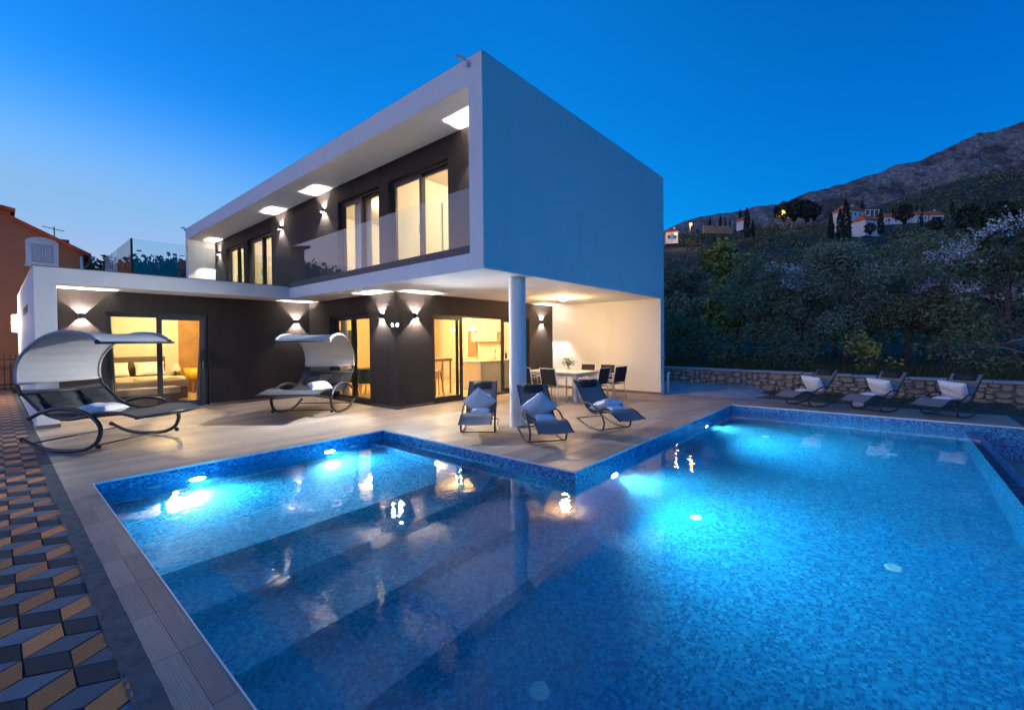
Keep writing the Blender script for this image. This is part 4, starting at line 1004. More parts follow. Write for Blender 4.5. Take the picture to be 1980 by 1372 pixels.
# living room
dt_ = empty('round_table', (2.35, 7.25, .02), 0, 'dark topped round table in the room behind the narrow glass door', 'table'); G().lathe([(.001, .73), (.55, .73), (.55, .76), (.001, .76)], 30).build('tabletop', BLACK, dt_)
for k in range(4): a = k*1.57+.78; G().tube([(.38*math.cos(a), .38*math.sin(a), 0), (.15*math.cos(a), .15*math.sin(a), .73)], .022, 6).build('leg', WOOD, dt_)
def make_tub():
    root = empty('green_chair'); g = G(); n = 18; v = []; f = []
    for j, (r_, z) in enumerate(((.20, .42), (.25, .48), (.28, .80), (.262, .80), (.235, .50), (.19, .46))):
        for k in range(n+1): a = R(-125+250*k/n); v.append((-r_*math.cos(a), r_*math.sin(a), z))
    for j in range(5):
        for k in range(n): q_ = j*(n+1)+k; f.append((q_, q_+1, q_+n+2, q_+n+1))
    g.add(v, f).build('backrest', GREENF, root, smooth=True); G().lathe([(.001, .38), (.22, .38), (.235, .43), (.21, .47), (.001, .475)], 20).build('seat', GREENF, root, smooth=True)
    for s in (-1, 1):
        for t_ in (-1, 1): G().tube([(s*.21, t_*.21, 0), (s*.12, t_*.12, .40)], .014, 6).build('leg', WOOD, root)
    return root
tc0 = make_tub(); tu = [False]
for x, y, a, lb in ((1.85, 6.55, 50, 'green upholstered chair nearest the narrow glass door'), (1.62, 7.25, 0, 'green upholstered chair left of the round table, behind the canopy rocker'), (2.75, 6.55, 120, 'green upholstered chair on the right of the round table')):
    place(tc0, tu, (x, y, .02), R(a), lb, 'chair', 'green chairs round the indoor table')
tv = empty('television', (2.80, 9.5, 1.55), 0, 'dark television on the terracotta living room wall', 'television'); G().box(-.16, .5, -.03, .01, -.2, .45).build('screen', BLACK, tv, bevel=.004)
# kitchen
isl = empty('kitchen_island', (5.45, 5.2, .02), 0, 'pale kitchen island with overhanging counter behind the open glass door', 'kitchen island'); G().box(-.72, .72, -.46, .46, 0, .88).build('base', CABIN, isl); G().box(-.78, .78, -.52, .52, .88, .93).build('counter', CABIN, isl, bevel=.004)
G().tube(spline([(.55, .1, .93), (.55, .1, 1.18), (.52, .06, 1.25), (.46, 0, 1.25), (.43, -.03, 1.18)], 5), .013, 8).build('faucet', BLACK, isl, smooth=True); G().box(.1, .7, -.1, .3, .9305, .934).build('sink', BLACK, isl)
kc = empty('kitchen_cupboards', (6.85, 6.6, .02), 0, 'white wall cupboards and worktop along the kitchen end wall', 'kitchen units')
for k in range(4): G().box(-.30, .30, -1.8+k*.75+.004, -1.05+k*.75-.004, .1, .88).build('base_cupboard', CABIN, kc, bevel=.004)
G().box(-.33, .31, -1.8, 1.2, .88, .93).build('worktop', CABIN, kc)
for k in range(2): G().box(-.05, .31, -.66+k*.67+.004, .01+k*.67-.004, 1.54, 1.90).build('wall_cupboard', CABIN, kc, bevel=.004)
G().box(.26, .30, .70, 1.20, .93, 1.95).build('splash_panel', BRONZE, kc)
for i, (y, lb) in enumerate(((4.84, 'glowing pendant lamp above the kitchen island, right one'), (5.76, 'glowing pendant lamp in the kitchen behind the left door leaf'))):
    pn = empty('pendant_lamp', (4.5, y, 1.95), 0, lb, 'pendant lamp', 'pendant lamps in the kitchen'); G().tube([(0, 0, .06), (0, 0, .77)], .004, 6).build('cord', BLACK, pn); G().lathe([(.001, .10), (.02, .10), (.024, .05), (.001, .05)][::-1], 12).build('socket', BLACK, pn); G().ball((0, 0, 0), .058, 14).build('bulb', emit('warm_bulb', (1, .82, .5), 14), pn, smooth=True)
br = empty('bar_counter', (3.35, 5.35, .02), 0, 'wooden bar counter on slim legs behind the left kitchen door leaf', 'bar counter'); G().box(-.55, .55, -.22, .22, .97, 1.05).build('tabletop', WOOD, br, bevel=.006)
for s in (-1, 1):
    for t_ in (-1, 1): G().box(s*.5-.02, s*.5+.02, t_*.18-.02, t_*.18+.02, 0, .97).build('leg', WOOD, br)
bs = empty('bar_stool', (3.15, 4.95, .02), 0, 'slim bar stool under the wooden counter', 'stool'); G().lathe([(.001, .68), (.17, .68), (.17, .71), (.001, .72)], 18).build('seat', CABIN, bs)
for k in range(4): a = k*1.57+.6; G().tube([(.2*math.cos(a), .2*math.sin(a), 0), (.1*math.cos(a), .1*math.sin(a), .68)], .012, 6).build('leg', BLACK, bs)
fb = empty('fruit_bowl', (3.2, 5.35, 1.07), 0, 'dark shallow fruit bowl on the wooden bar counter', 'bowl'); G().lathe([(.05, 0), (.14, .06), (.17, .10), (.16, .10), (.13, .065), (.001, .02)], 18).build('bowl', BLACK, fb, smooth=True)
for i, (x, y, h, m_, lb) in enumerate(((6.62, 5.35, .30, BLACK, 'dark bottle at the right end of the kitchen worktop'), (6.55, 5.5, .26, BLACK, 'shorter dark bottle beside the taller one on the worktop'), (5.35, 5.5, .17, YELLOWF, 'yellow soap bottle by the sink on the island'))):
    o = G().lathe([(.035, 0), (.038, .02), (.038, h*.55), (.013, h*.75), (.013, h), (.001, h)], 12).build('bottle', m_, None, True); o.location = (x, y, .95); tag(o, lb, 'bottle')

# ------------------------------------------------------------------ terrain, hillside and mountain
CAMX, CAMY = -5.126, -4.951
def sm(a, b, x): t_ = np.clip((x-a)/(b-a), 0, 1); return t_*t_*(3-2*t_)
def vnoise(x, y, s=1.0, sd=0):
    x = np.asarray(x, float)*s+sd*17.3; y = np.asarray(y, float)*s+sd*7.7
    xi = np.floor(x); yi = np.floor(y); fx = x-xi; fy = y-yi; fx = fx*fx*(3-2*fx); fy = fy*fy*(3-2*fy)
    def h(a, b): v_ = np.sin(a*127.1+b*311.7+sd*3.1)*43758.5453; return v_-np.floor(v_)
    return (h(xi, yi)*(1-fx)+h(xi+1, yi)*fx)*(1-fy)+(h(xi, yi+1)*(1-fx)+h(xi+1, yi+1)*fx)*fy
def fbm(x, y, s, o=5, sd=0): return sum(vnoise(x, y, s*2**k, sd+k)*.5**(k+1) for k in range(o))
FX, FY, RX_, RY_ = math.cos(YAW), math.sin(YAW), math.sin(YAW), -math.cos(YAW)
def hill(x, y):
    x = np.asarray(x, float); y = np.asarray(y, float)
    k = np.clip((x-9.6)/40, 0, 1); d2 = np.maximum(0, (x-9.6)*FX + (y+3)*FY*k)
    l = (x-CAMX)*RX_ + (y-CAMY)*RY_
    z = .52 + .02*np.minimum(d2, 60) + 41.0*sm(8, 165, d2) + .075*np.clip(l-118, -110, 30)*sm(50, 140, d2)
    z = z + 46*sm(150, 275, l)*sm(130, 250, d2) + 0.04*np.maximum(0, d2-170)
    return z + (fbm(x, y, .05, 4)-.5)*3.0*sm(10, 60, d2) + (fbm(x, y, .4, 3, 4)-.5)*.5*sm(.5, 4, x-9.6)
def grid(name, X, Y, Z, mat, smooth=True):
    n, m_ = X.shape; V = np.stack([X, Y, Z], -1).reshape(-1, 3)
    i = (np.arange(n-1)[:, None]*m_+np.arange(m_-1)[None]).reshape(-1)
    F = np.stack([i, i+1, i+m_+1, i+m_], 1)
    me = bpy.data.meshes.new(name); me.from_pydata(V.tolist(), [], F.tolist()); me.materials.append(mat)
    if smooth: me.polygons.foreach_set('use_smooth', [True]*len(me.polygons))
    me.update(); return link(name, me)
HILLM = simple('dry_scrub_ground', (0.040, 0.050, 0.030), 1.0, var=.5, vscale=.25, bmp=.6, bscale=3)
gx = 9.8 + np.r_[np.linspace(0, 30, 60), np.geomspace(31, 620, 70)]; gy = np.r_[-np.geomspace(700, 21, 50), np.linspace(-20, 30, 60), np.geomspace(31, 700, 60)]
X, Y = np.meshgrid(gx, gy, indexing='ij'); tag(grid('hillside', X, Y, hill(X, Y), HILLM), kind='structure')
tag(G().box(-7000, 7000, -7000, 7000, -3.2, -3.0).build('ground', HILLM), kind='structure')
tag(G().box(-60, 9.6, 19.0, 90, -1, -.03).build('yard', SOIL), kind='structure'); tag(G().box(7.3, 9.9, 4.0, 19, -1, -.031).build('side_yard', SOIL), kind='structure')
# rocky mountain behind: ridge line follows the skyline
RDG = [(700, 900, 40), (860, 640, 130), (940, 450, 215), (983, 383, 246), (1012, 349, 268), (1038, 320, 281), (1076, 275, 288), (1121, 223, 298), (1160, 177, 307), (1187, 145, 326), (1218, 110, 339), (1248, 74, 347), (1284, 33, 368), (1323, -13, 388), (1359, -55, 401), (1393, -94, 421), (1421, -126, 442), (1449, -158, 464), (1473, -187, 467), (1493, -210, 474), (1515, -236, 486), (1580, -330, 520), (1700, -500, 540), (1900, -800, 470)]
rg = np.array(RDG, float); tt = np.linspace(0, len(rg)-1, 760); rr = np.stack([np.interp(tt, np.arange(len(rg)), rg[:, k]) for k in range(3)], 1)
ss = np.linspace(0, 1, 230)
X = CAMX + (rr[:, 0]-CAMX)[:, None]*(.42+.58*ss)[None]; Y = CAMY + (rr[:, 1]-CAMY)[:, None]*(.42+.58*ss)[None]
base = 30.0
Z = base + (rr[:, 2]-base)[:, None]*(.25*ss+.75*ss**1.7)[None]
gul = (np.abs(fbm(X*1.0+Y*.25, Y, .010, 5, 2)-.5)*2)
Z = Z + ((fbm(X, Y, .008, 6, 1)-.5)*95 - gul*70 + (fbm(X, Y, .05, 5, 6)-.5)*34 + (np.abs(fbm(X, Y, .035, 5, 9)-.5))*-46)*(np.sin(np.pi*ss)**.6)[None] + (fbm(X, Y, .03, 5, 8)-.5)*12
m, t, b = new_mat('limestone_mountain')
c_ = nd(t, 'ShaderNodeTexCoord'); f1 = noise(t, .012, 8, .7, c_.outputs['Object']); f2_ = noise(t, .11, 8, .78, c_.outputs['Object'])
rock = ramp(t, f2_, [(.34, (.12, .105, .10)), (.5, (.30, .27, .25)), (.64, (.58, .53, .49))])
gn = nd(t, 'ShaderNodeMix', data_type='RGBA'); t.links.new(mapr(f1, .47, .60, 0, 1, t), gn.inputs[0]); t.links.new(rock, gn.inputs[6]); t.links.new(ramp(t, f2_, [(.3, (.06, .06, .045)), (.7, (.18, .155, .13))]), gn.inputs[7])
t.links.new(gn.outputs[2], b.inputs['Base Color']); b.inputs['Roughness'].default_value = 1; bump(t, b, f2_, 1.0, 9.0)
tag(grid('mountain', X, Y, Z, m, smooth=False), kind='structure')
# low hills and wooded ridge behind the house on the left (mirrored in the balcony glass)
az = np.linspace(R(70), R(150), 120); rr_ = np.linspace(90, 230, 24)
A_, D_ = np.meshgrid(az, rr_, indexing='ij'); X = CAMX+np.cos(A_)*D_; Y = CAMY+np.sin(A_)*D_
prof_ = np.interp(np.degrees(az), [70, 82, 88, 93, 100, 112, 122, 132, 150], [24, 20, 17, 12, 17, 24, 13, 4, 0])
Z = -2.9 + prof_[:, None]*np.sin(np.pi*np.clip((D_-90)/140, 0, 1))**.8*1.15 + (fbm(X, Y, .06, 4)-.5)*3
tag(grid('hills', X, Y, Z, HILLM), kind='structure')

# ------------------------------------------------------------------ trees
def crown_pts(rs, clumps, per, spread):
    out = []
    for (x, y, z, r) in clumps:
        n = int(per*r*r); p = rs.normal(size=(n, 3)); p /= np.maximum(1e-6, np.linalg.norm(p, axis=1))[:, None]
        p *= (rs.uniform(0, 1, (n, 1))**.42)*r*spread; p[:, 2] *= .8; out.append(p+(x, y, z))
    return np.concatenate(out)
def make_tree(name, seed, H, RW, leafm, lx, ly, nclump, per, loc, label, group='trees behind the stone wall', trunk_h=.28, cat='tree', low=.12, extra=None, barkm=BARK, big=1.0):
    rs = np.random.RandomState(seed); r = random.Random(seed)
    root = empty(name, loc, r.uniform(0, 6.28), label, cat, group)
    cl = []
    for k in range(nclump):
        a = rs.uniform(0, 6.283); zz = rs.uniform(low, 1.0); rad = math.sqrt(max(.02, 1-((zz-.50)/.56)**2))*rs.uniform(.35, 1.0)
        cl.append((RW*rad*math.cos(a), RW*rad*math.sin(a), H*zz*.92, RW*big*rs.uniform(.20, .40)))
    g = G(); th = H*trunk_h; bend = (r.uniform(-.15, .15), r.uniform(-.15, .15))
    top = Vector((bend[0]*H*.3, bend[1]*H*.3, th))
    g.tube([(0, 0, -.2), (bend[0]*.3*th, bend[1]*.3*th, th*.5), top], [.10*H/4, .08*H/4, .065*H/4], 9)
    for (x, y, z, q_) in cl[:max(7, nclump//3)]:
        mid_ = top*.55 + Vector((x, y, z))*.45 + Vector((r.uniform(-.2, .2), r.uniform(-.2, .2), r.uniform(-.1, .25)))
        g.tube(spline([top*.92, mid_, (x, y, z)], 3), [.045*H/4*(1-.8*i/6) for i in range(7)], 6)
    g.build('trunk', barkm, root, smooth=True)
    pts = crown_pts(rs, cl, per, 1.0)
    V = leafcloud(pts, lx, ly, rs, .2)
    link('crown', quads_mesh('crown', V, leafm), root)
    if extra:
        m2_, n2, zlo, lx2, frac = extra; cc = sorted(cl, key=lambda c: c[2]*1.0 - c[0]*.2)[-int(len(cl)*frac):]
        p2 = []
        for (x, y, z, q_) in cc:
            for _ in range(n2):
                d = rs.normal(size=3); d /= np.linalg.norm(d); d[2] = abs(d[2])*.9; L = q_*rs.uniform(.9, 1.55)
                k_ = rs.randint(8, 16); s_ = np.linspace(.45, 1, k_)[:, None]
                p2.append(np.array([x, y, z])+d*L*s_+rs.normal(size=(k_, 3))*.022)
        link('blossom', quads_mesh('blossom', leafcloud(np.concatenate(p2), lx2, lx2*.8, rs), m2_), root)
    return root
def hz(x, y): return float(hill(x, y))
OL = [
    ('leafy_tree', 31, 6.0, 1.45, YGREEN, .24, .16, 20, 330, (17.0, .35), 'yellow green leafy tree standing tallest next to the white end wall', None),
    ('olive_tree', 32, 4.4, 1.5, OLIVE, .12, .042, 20, 1500, (14.0, -.9), 'grey green olive tree in front of the yellow green tree', None),
    ('almond_tree', 33, 4.9, 1.3, DGREEN, .15, .07, 17, 380, (14.9, -2.25), 'tree with white blossom sprays in the middle of the thicket', (BLOSSOM, 60, .5, .07, .30)),
    ('olive_tree', 34, 4.7, 1.7, OLIVE2, .12, .042, 24, 1500, (14.6, -3.75), 'broad olive tree right of the white blossoms, behind the leftmost wall lounger', None),
    ('olive_tree', 35, 5.0, 1.5, OLIVE, .12, .042, 22, 1500, (15.8, -5.4), 'olive tree behind the middle wall lounger', None),
    ('almond_tree', 36, 4.1, 1.3, OLIVE, .15, .06, 18, 500, (14.6, -6.45), 'tree with a wide band of white blossom behind the rightmost wall lounger', (BLOSSOM, 30, .5, .06, .36)),
    ('almond_tree', 37, 4.8, 1.4, DGREEN, .15, .07, 18, 420, (14.0, -7.75), 'tall dark tree with white blossom tips at the right edge', (BLOSSOM, 30, .5, .06, .26)),
    ('olive_tree', 38, 4.6, 1.7, OLIVE, .12, .042, 22, 1300, (14.8, -9.6), 'olive tree at the far right behind the stone wall', None),
    ('olive_tree', 39, 5.6, 1.7, DGREEN, .20, .08, 20, 420, (20.5, -3.0), 'dark tree in the second row behind the broad olive tree', None),
    ('olive_tree', 40, 5.8, 1.9, OLIVE2, .20, .07, 20, 460, (22.0, -6.9), 'olive tree in the second row behind the right hand thicket', None),
    ('olive_tree', 41, 4.0, 1.6, OLIVE, .20, .07, 20, 520, (21.0, 3.7), 'olive tree low beside the end wall, left of the yellow green tree', None),
]
for nm, sd, H_, RW, lm, lx, ly, nc, per, (x, y), lb, ex in OL:
    make_tree(nm, sd, H_-.3, RW, lm, lx, ly, nc, per, (x, y, hz(x, y)), lb, extra=ex, low=.30, big=1.25)
SH = [('bush', 51, 2.0, 1.1, DGREEN, .13, .07, 14, 560, (13.2, 1.5), 'round dark bush above the left end of the stone wall'), ('bush', 52, 2.6, 1.3, OLIVE, .14, .06, 15, 560, (15.6, 2.6), 'grey green bush beside the white end wall'),
      ('bush', 53, 1.6, .9, DGREEN, .13, .07, 12, 600, (12.2, -.2), 'low dark bush in front of the yellow green tree'), ('bush', 54, 1.2, .9, DGREEN, .12, .06, 12, 560, (11.9, -2.4), 'low bush behind the leftmost wall lounger'),
      ('bush', 55, 1.3, .9, YGREEN, .12, .07, 10, 420, (11.8, -4.5), 'low yellowish bush behind the middle wall lounger'), ('bush', 56, 1.2, 1.0, DGREEN, .12, .06, 12, 560, (11.8, -6.6), 'low bush behind the rightmost wall lounger'), ('bush', 57, 3.2, 1.5, OLIVE2, .16, .07, 16, 420, (19.0, 6.0), 'tall bush furthest left along the end wall')]
for nm, sd, H_, RW, lm, lx, ly, nc, per, (x, y), lb in SH:
    make_tree(nm, sd, H_, RW, lm, lx, ly, nc, per, (x, y, hz(x, y)), lb, 'bushes behind the stone wall', trunk_h=.2, cat='bush', low=.10, big=1.2)
# bare pale branches sprawling from the thicket
for i, (x, y, z, s, lb) in enumerate(((12.6, -3.0, 1.25, 1.0, 'bare pale branch sprawling from the thicket behind the leftmost wall lounger'), (12.4, -7.2, 1.5, 1.1, 'bare pale branch sprawling from the thicket at the right edge'))):
    r = random.Random(70+i); g = G()
    for k in range(9):
        p = Vector((.9, r.uniform(-.1, .1), -.2)); pts = [p]; d = Vector((-.35, r.uniform(-1, 1), r.uniform(-.1, .3)))
        for j in range(6): p = p + d*.22*s; d = d + Vector((r.uniform(-.3, .1), r.uniform(-.35, .35), r.uniform(-.28, .2))); pts.append(p)
        g.tube(spline(pts, 2), [.028*(1-.85*q_/12) for q_ in range(13)], 6)
    o = g.build('bare_branch', simple('pale_bark', (.32, .29, .27), .95, var=.2), None, True); o.location = (x, y, z); tag(o, lb, 'branch', 'bare branches')
# grass and weeds on top of and below the wall
rs = np.random.RandomState(77)
def blades(n, x0, x1, y0, y1, zf, hmin, hmax, wd):
    x = rs.uniform(x0, x1, n); y = rs.uniform(y0, y1, n); z = zf(x, y); h = rs.uniform(hmin, hmax, n); a = rs.uniform(0, 6.283, n); ln = rs.normal(0, .35, (n, 2))*h[:, None]
    b = np.stack([np.cos(a)*wd, np.sin(a)*wd, np.zeros(n)], 1); P = np.stack([x, y, z], 1); T = P + np.c_[ln, h]
    return np.stack([P-b, P+b, T+b*.3, T-b*.3], 1).reshape(-1, 3)
Vg = np.concatenate([blades(16000, 10.05, 13.5, -10, 5, hill, .06, .34, .006), blades(2600, 8.15, 9.45, -8.5, -2.4, lambda x, y: .0+.05*(x-7.9), .02, .09, .005), blades(5000, 13.5, 24, -14, 10, hill, .1, .5, .012)])
tag(link('grass', quads_mesh('grass', Vg, leaf_mat('grass_blade', (.03, .05, .015), (.06, .08, .025), (.12, .11, .05)))), kind='stuff')
# scrub covering the hillside, one mass
n = 7500; sx = 24 + 330*rs.uniform(0, 1, n)**.95; sy = rs.uniform(-1, 1, n)*(30+sx*.62) + sx*.10
keep = (sx > 27) & ~((np.abs(sx*1.0-186) < 17) & (np.abs(sy+2) < 16) & (rs.uniform(0, 1, n) < .3)); hs_ = [(106.0, 37.0, 5), (160.7, 32.7, 5), (158.2, 4.0, 8), (151.3, -.2, 7), (193.5, -5.5, 6), (198.6, -11.8, 5), (202, -15.8, 5), (126, 31.4, 6)]
for hx, hy, hw in hs_:
    th_ = math.atan2(hy-CAMY, hx-CAMX); dh = math.hypot(hx-CAMX, hy-CAMY); tb_ = np.arctan2(sy-CAMY, sx-CAMX); db_ = np.hypot(sx-CAMX, sy-CAMY)
    keep &= ~((np.abs(tb_-th_)*dh < hw*.62) & (db_ > dh-26) & (db_ < dh+5))
sx, sy = sx[keep], sy[keep]; sz = hill(sx, sy); P = []; S = []
for x, y, z in zip(sx, sy, sz):
    dist = x; r = rs.uniform(.7, 2.1)*(1+dist/230); k = 60 if dist < 70 else (34 if dist < 170 else 20)
    p = rs.normal(size=(k, 3)); p /= np.linalg.norm(p, axis=1)[:, None]; p *= r*rs.uniform(.55, 1, (k, 1)); p[:, 2] = np.abs(p[:, 2])*rs.uniform(.6, 1.25); P.append(p+(x, y, z)); S.append(np.full(k, .22+dist/330*1.0))
P = np.concatenate(P); S = np.concatenate(S); V = leafcloud(P, 1.0, .55, rs); C = np.repeat(P, 4, 0); V = C + (V-C)*np.repeat(S, 4)[:, None]
tag(link('undergrowth', quads_mesh('undergrowth', V, SCRUBM)), kind='stuff')
# cypresses and pines on the crest
def cyp_mesh(sd, slim=.105, pine=False):
    rs2 = np.random.RandomState(sd); n = 900; z = rs2.uniform(.03, 1, n)
    pr_ = np.interp(z, [0, .12, .45, .8, 1], [.55, .9, 1, .55, .03]) if not pine else np.interp(z, [0, .2, .3, .6, .85, 1], [.1, .2, .85, 1, .7, .15])
    a = rs2.uniform(0, 6.283, n); w_ = pr_*slim*rs2.uniform(.55, 1.08, n)*(1+.25*np.sin(a*3+sd+z*8)*(1 if pine else .3))
    P = np.stack([np.cos(a)*w_, np.sin(a)*w_, z], 1); return quads_mesh('crown', leafcloud(P, .075 if not pine else .12, .032 if not pine else .07, rs2), CYPM)
cm_ = [cyp_mesh(k) for k in range(3)]; pm_ = [cyp_mesh(10+k, .42, True) for k in range(3)]
tkm = mesh_of('trunk', *(lambda g: (g.v, g.f))(G().tube([(0, 0, -.1), (0, 0, .3)], .018, 6)), BARK)
CY = [(131.8, 35.1, 3.3, 33.9, 'c'), (135.7, 33.3, 3.9, 34.5, 'c'), (138.6, 32.7, 2.7, 35.3, 'c'), (138.2, 31.3, 2.6, 34.9, 'c'), (160, 33.6, 4.2, 41.4, 'c'), (112.9, 21.1, 7.2, 25.7, 'c'), (116.5, 20.6, 4.3, 26.5, 'c'), (167.9, 24.4, 5, 42, 'c'), (121.6, 2.6, 9.4, 23.5, 'c'), (123.6, 3.8, 7.2, 24.4, 'c'), (124.5, 5.6, 6, 25.1, 'c'), (186.9, 2.1, 5, 43.1, 'c'), (137.6, -3.3, 6.2, 27, 'c'), (193.6, -5.8, 3.2, 42.5, 'c'), (198.9, -12, 3.2, 43.7, 'c'), (200.1, -13.4, 3.1, 43.4, 'c'), (206.7, -21.1, 5.4, 42.5, 'c'), (167.1, -11.9, 3.9, 33, 'c'), (212, -30, 4, 44, 'c'), (169.6, 22.4, 6.4, 41.4, 'p'), (162.7, 18.4, 7.2, 39, 'p'), (163.9, 15.1, 6.8, 38.5, 'p'), (176.3, 14.5, 6, 41.5, 'p'), (171.2, -8.3, 5.8, 35.2, 'p'), (152.7, -20.1, 7.2, 27.1, 'p'), (137.8, -23, 9, 21.9, 'p'), (147, -13.7, 4, 27.2, 'p'), (135.5, -1.3, 2.9, 26.8, 'p')]
posw = ['leftmost', 'second', 'third', 'fourth', 'fifth', 'sixth', 'seventh', 'eighth', 'ninth', 'tenth', 'eleventh', 'twelfth', 'thirteenth', 'fourteenth', 'fifteenth', 'sixteenth', 'seventeenth', 'eighteenth', 'nineteenth']
for kind_, nm, word in (('c', 'cypress', 'slim dark cypress'), ('p', 'pine_tree', 'dark spreading pine')):
    lst = sorted([c for c in CY if c[4] == kind_], key=lambda c: -c[1])
    for i, (x, y, h, z, _) in enumerate(lst):
        root = empty(nm, (x, y, z), i*1.3, '%s on the village hill, %s from the left' % (word, 'first' if i == 0 else posw[i]), 'tree', 'cypresses on the hill' if kind_ == 'c' else 'pines on the hill'); root.scale = (h, h, h)
        link('crown', (cm_ if kind_ == 'c' else pm_)[i % 3], root); link('trunk', tkm, root)
# near pines on the right slope
for i, (x, y, h, rw, lb) in enumerate(((45, -11.0, 8.6, 3.0, 'big dark pine on the slope near the right edge'), (62, -9.5, 8.5, 3.2, 'dark pine further up the right slope'), (38, -4.0, 5.0, 2.0, 'rounded dark tree in the middle of the slope'), (52, 4.0, 5.0, 2.2, 'rounded dark tree on the slope above the blossoms'), (44, 12, 4.6, 2.2, 'rounded dark tree on the slope above the yellow green tree'))):
    make_tree('slope_tree', 90+i, h, rw, CYPM, .30, .14, 36, 130, (x, y, hz(x, y)-.3), lb, 'trees on the slope')

# ------------------------------------------------------------------ houses on the hill
def hill_house(x, y, z, w_, d_, h, rz, label, storeys=1, group='houses on the hill'):
    root = empty('hill_house', (x, y, z), rz, label, 'house', group); root.scale = (.80, .80, .80); root.location.z -= .5
    G().box(-w_/2, w_/2, -d_/2, d_/2, -2.5, h).build('wall', HOUSEW, root)
    e = .35; rh = d_*.42
    rf = G().add([(-w_/2-e, -d_/2-e, h), (w_/2+e, -d_/2-e, h), (w_/2+e, d_/2+e, h), (-w_/2-e, d_/2+e, h), (-w_/2-e+d_*.3, 0, h+rh), (w_/2+e-d_*.3, 0, h+rh), (-w_/2-e, -d_/2-e, h-.18), (w_/2+e, -d_/2-e, h-.18), (w_/2+e, d_/2+e, h-.18), (-w_/2-e, d_/2+e, h-.18)],
                 [(0, 1, 5, 4), (1, 2, 5), (2, 3, 4, 5), (3, 0, 4), (6, 7, 1, 0), (7, 8, 2, 1), (8, 9, 3, 2), (9, 6, 0, 3), (9, 8, 7, 6)]).build('roof', ROOFT, root)
    G().box(w_*.2, w_*.2+.5, .1, .6, h, h+rh+.6).build('chimney', HOUSEW, rf)
    nwin = max(2, int(w_/2.2))
    for s_ in range(storeys):
        zc = h - 1.5 - s_*2.7
        for k in range(nwin):
            xc = -w_/2 + (k+.5)*w_/nwin
            fr_ = G().box(xc-.45, xc+.45, -d_/2-.04, -d_/2-.002, zc-.6, zc+.6).build('window', SHUT, root); G().box(xc-.36, xc+.36, -d_/2-.05, -d_/2-.041, zc-.5, zc+.5).build('pane', BLACK, fr_)
    return root
FA = YAW - math.pi/2
hill_house(106.4, 37.0, 28.0, 3.6, 3.0, 1.1, FA-.2, 'small white house with lit doorway on the hill, leftmost beside the end wall')
hill_house(160.7, 32.7, 40.6, 4.2, 3.5, 1.6, FA+.4, 'small white house with red roof between the left cypresses')
hill_house(158.0, 4.0, 34.8, 9.4, 5.6, 4.9, FA+.35, 'tall white house with balcony behind the pair of big cypresses', 2)
hill_house(151.1, -0.1, 31.5, 7.6, 4.6, 3.0, FA+.3, 'long white house with bright red roof in front of the balcony house')
hill_house(193.5, -5.5, 41.3, 7.6, 5, 1.6, FA-.15, 'low house with red roof just right of the long white house')
hill_house(198.6, -11.8, 41.5, 5.6, 5, 2.0, FA+.1, 'left one of two red roofed houses at the right of the hamlet')
hill_house(202.0, -15.8, 41.3, 5.4, 5, 2.2, FA-.1, 'right one of two red roofed houses at the right of the hamlet')
bp_ = empty('pergola', (160.3, -1.1, 34.9), FA, 'white balcony frame beside the tall white house', 'pergola')
for k in range(4): G().box(-2+k*1.3, -1.8+k*1.3, -.1, .1, 0, 3.4).build('post', HOUSEW, bp_)
G().box(-2, 2.1, -.1, .1, 3.4, 3.6).build('beam', HOUSEW, bp_); G().box(-2, 2.1, -.1, .1, 1.0, 1.2).build('rail', HOUSEW, bp_)
rw = G().box(-4.4, 4.4, -.3, .3, -1.6, .5).build('retaining_wall', simple('ochre_masonry', (.42, .27, .17), .95, var=.2, vscale=1.2)); rw.location = (126.2, 31.4, 32.4); rw.rotation_euler = (0, 0, FA+.15); tag(rw, 'ochre retaining wall on the hill lit by the street lamp', 'wall')
LAMPC = (1.0, .42, .08)
for i, (x, y, z, h, p, lb) in enumerate(((110.3, 33.6, 27.8, 2.8, 900, 'orange street lamp on a pole beside the leftmost hill house'), (168.6, 22.6, 40.6, 3.6, 2600, 'orange street lamp shining into the pines on the hill crest'))):
    sl_ = empty('street_lamp', (x, y, z), 0, lb, 'street lamp', 'street lamps on the hill'); G().tube([(0, 0, -1), (0, 0, h), (-.5, -.3, h+.1)], .09, 6).build('pole', LAMPMETAL, sl_); G().ball((-.5, -.3, h), .34, 10).build('lamp_head', emit('sodium_lamp', (1, .5, .12), 9), sl_, smooth=True); lamp('lamp_light', 'POINT', (-.6, -.5, h-.5), p, LAMPC, sl_, .2)
po = empty('porch_lamp', (104.2, 35.1, 27.5), 0, 'bright porch lamp at the leftmost hill house', 'lamp'); G().ball((0, 0, 0), .3, 10).build('bulb', emit('porch_bulb', (1, .75, .45), 5), po, smooth=True); lamp('lamp_light', 'POINT', (-.5, -.4, .1), 350, (1, .7, .4), po, .2)

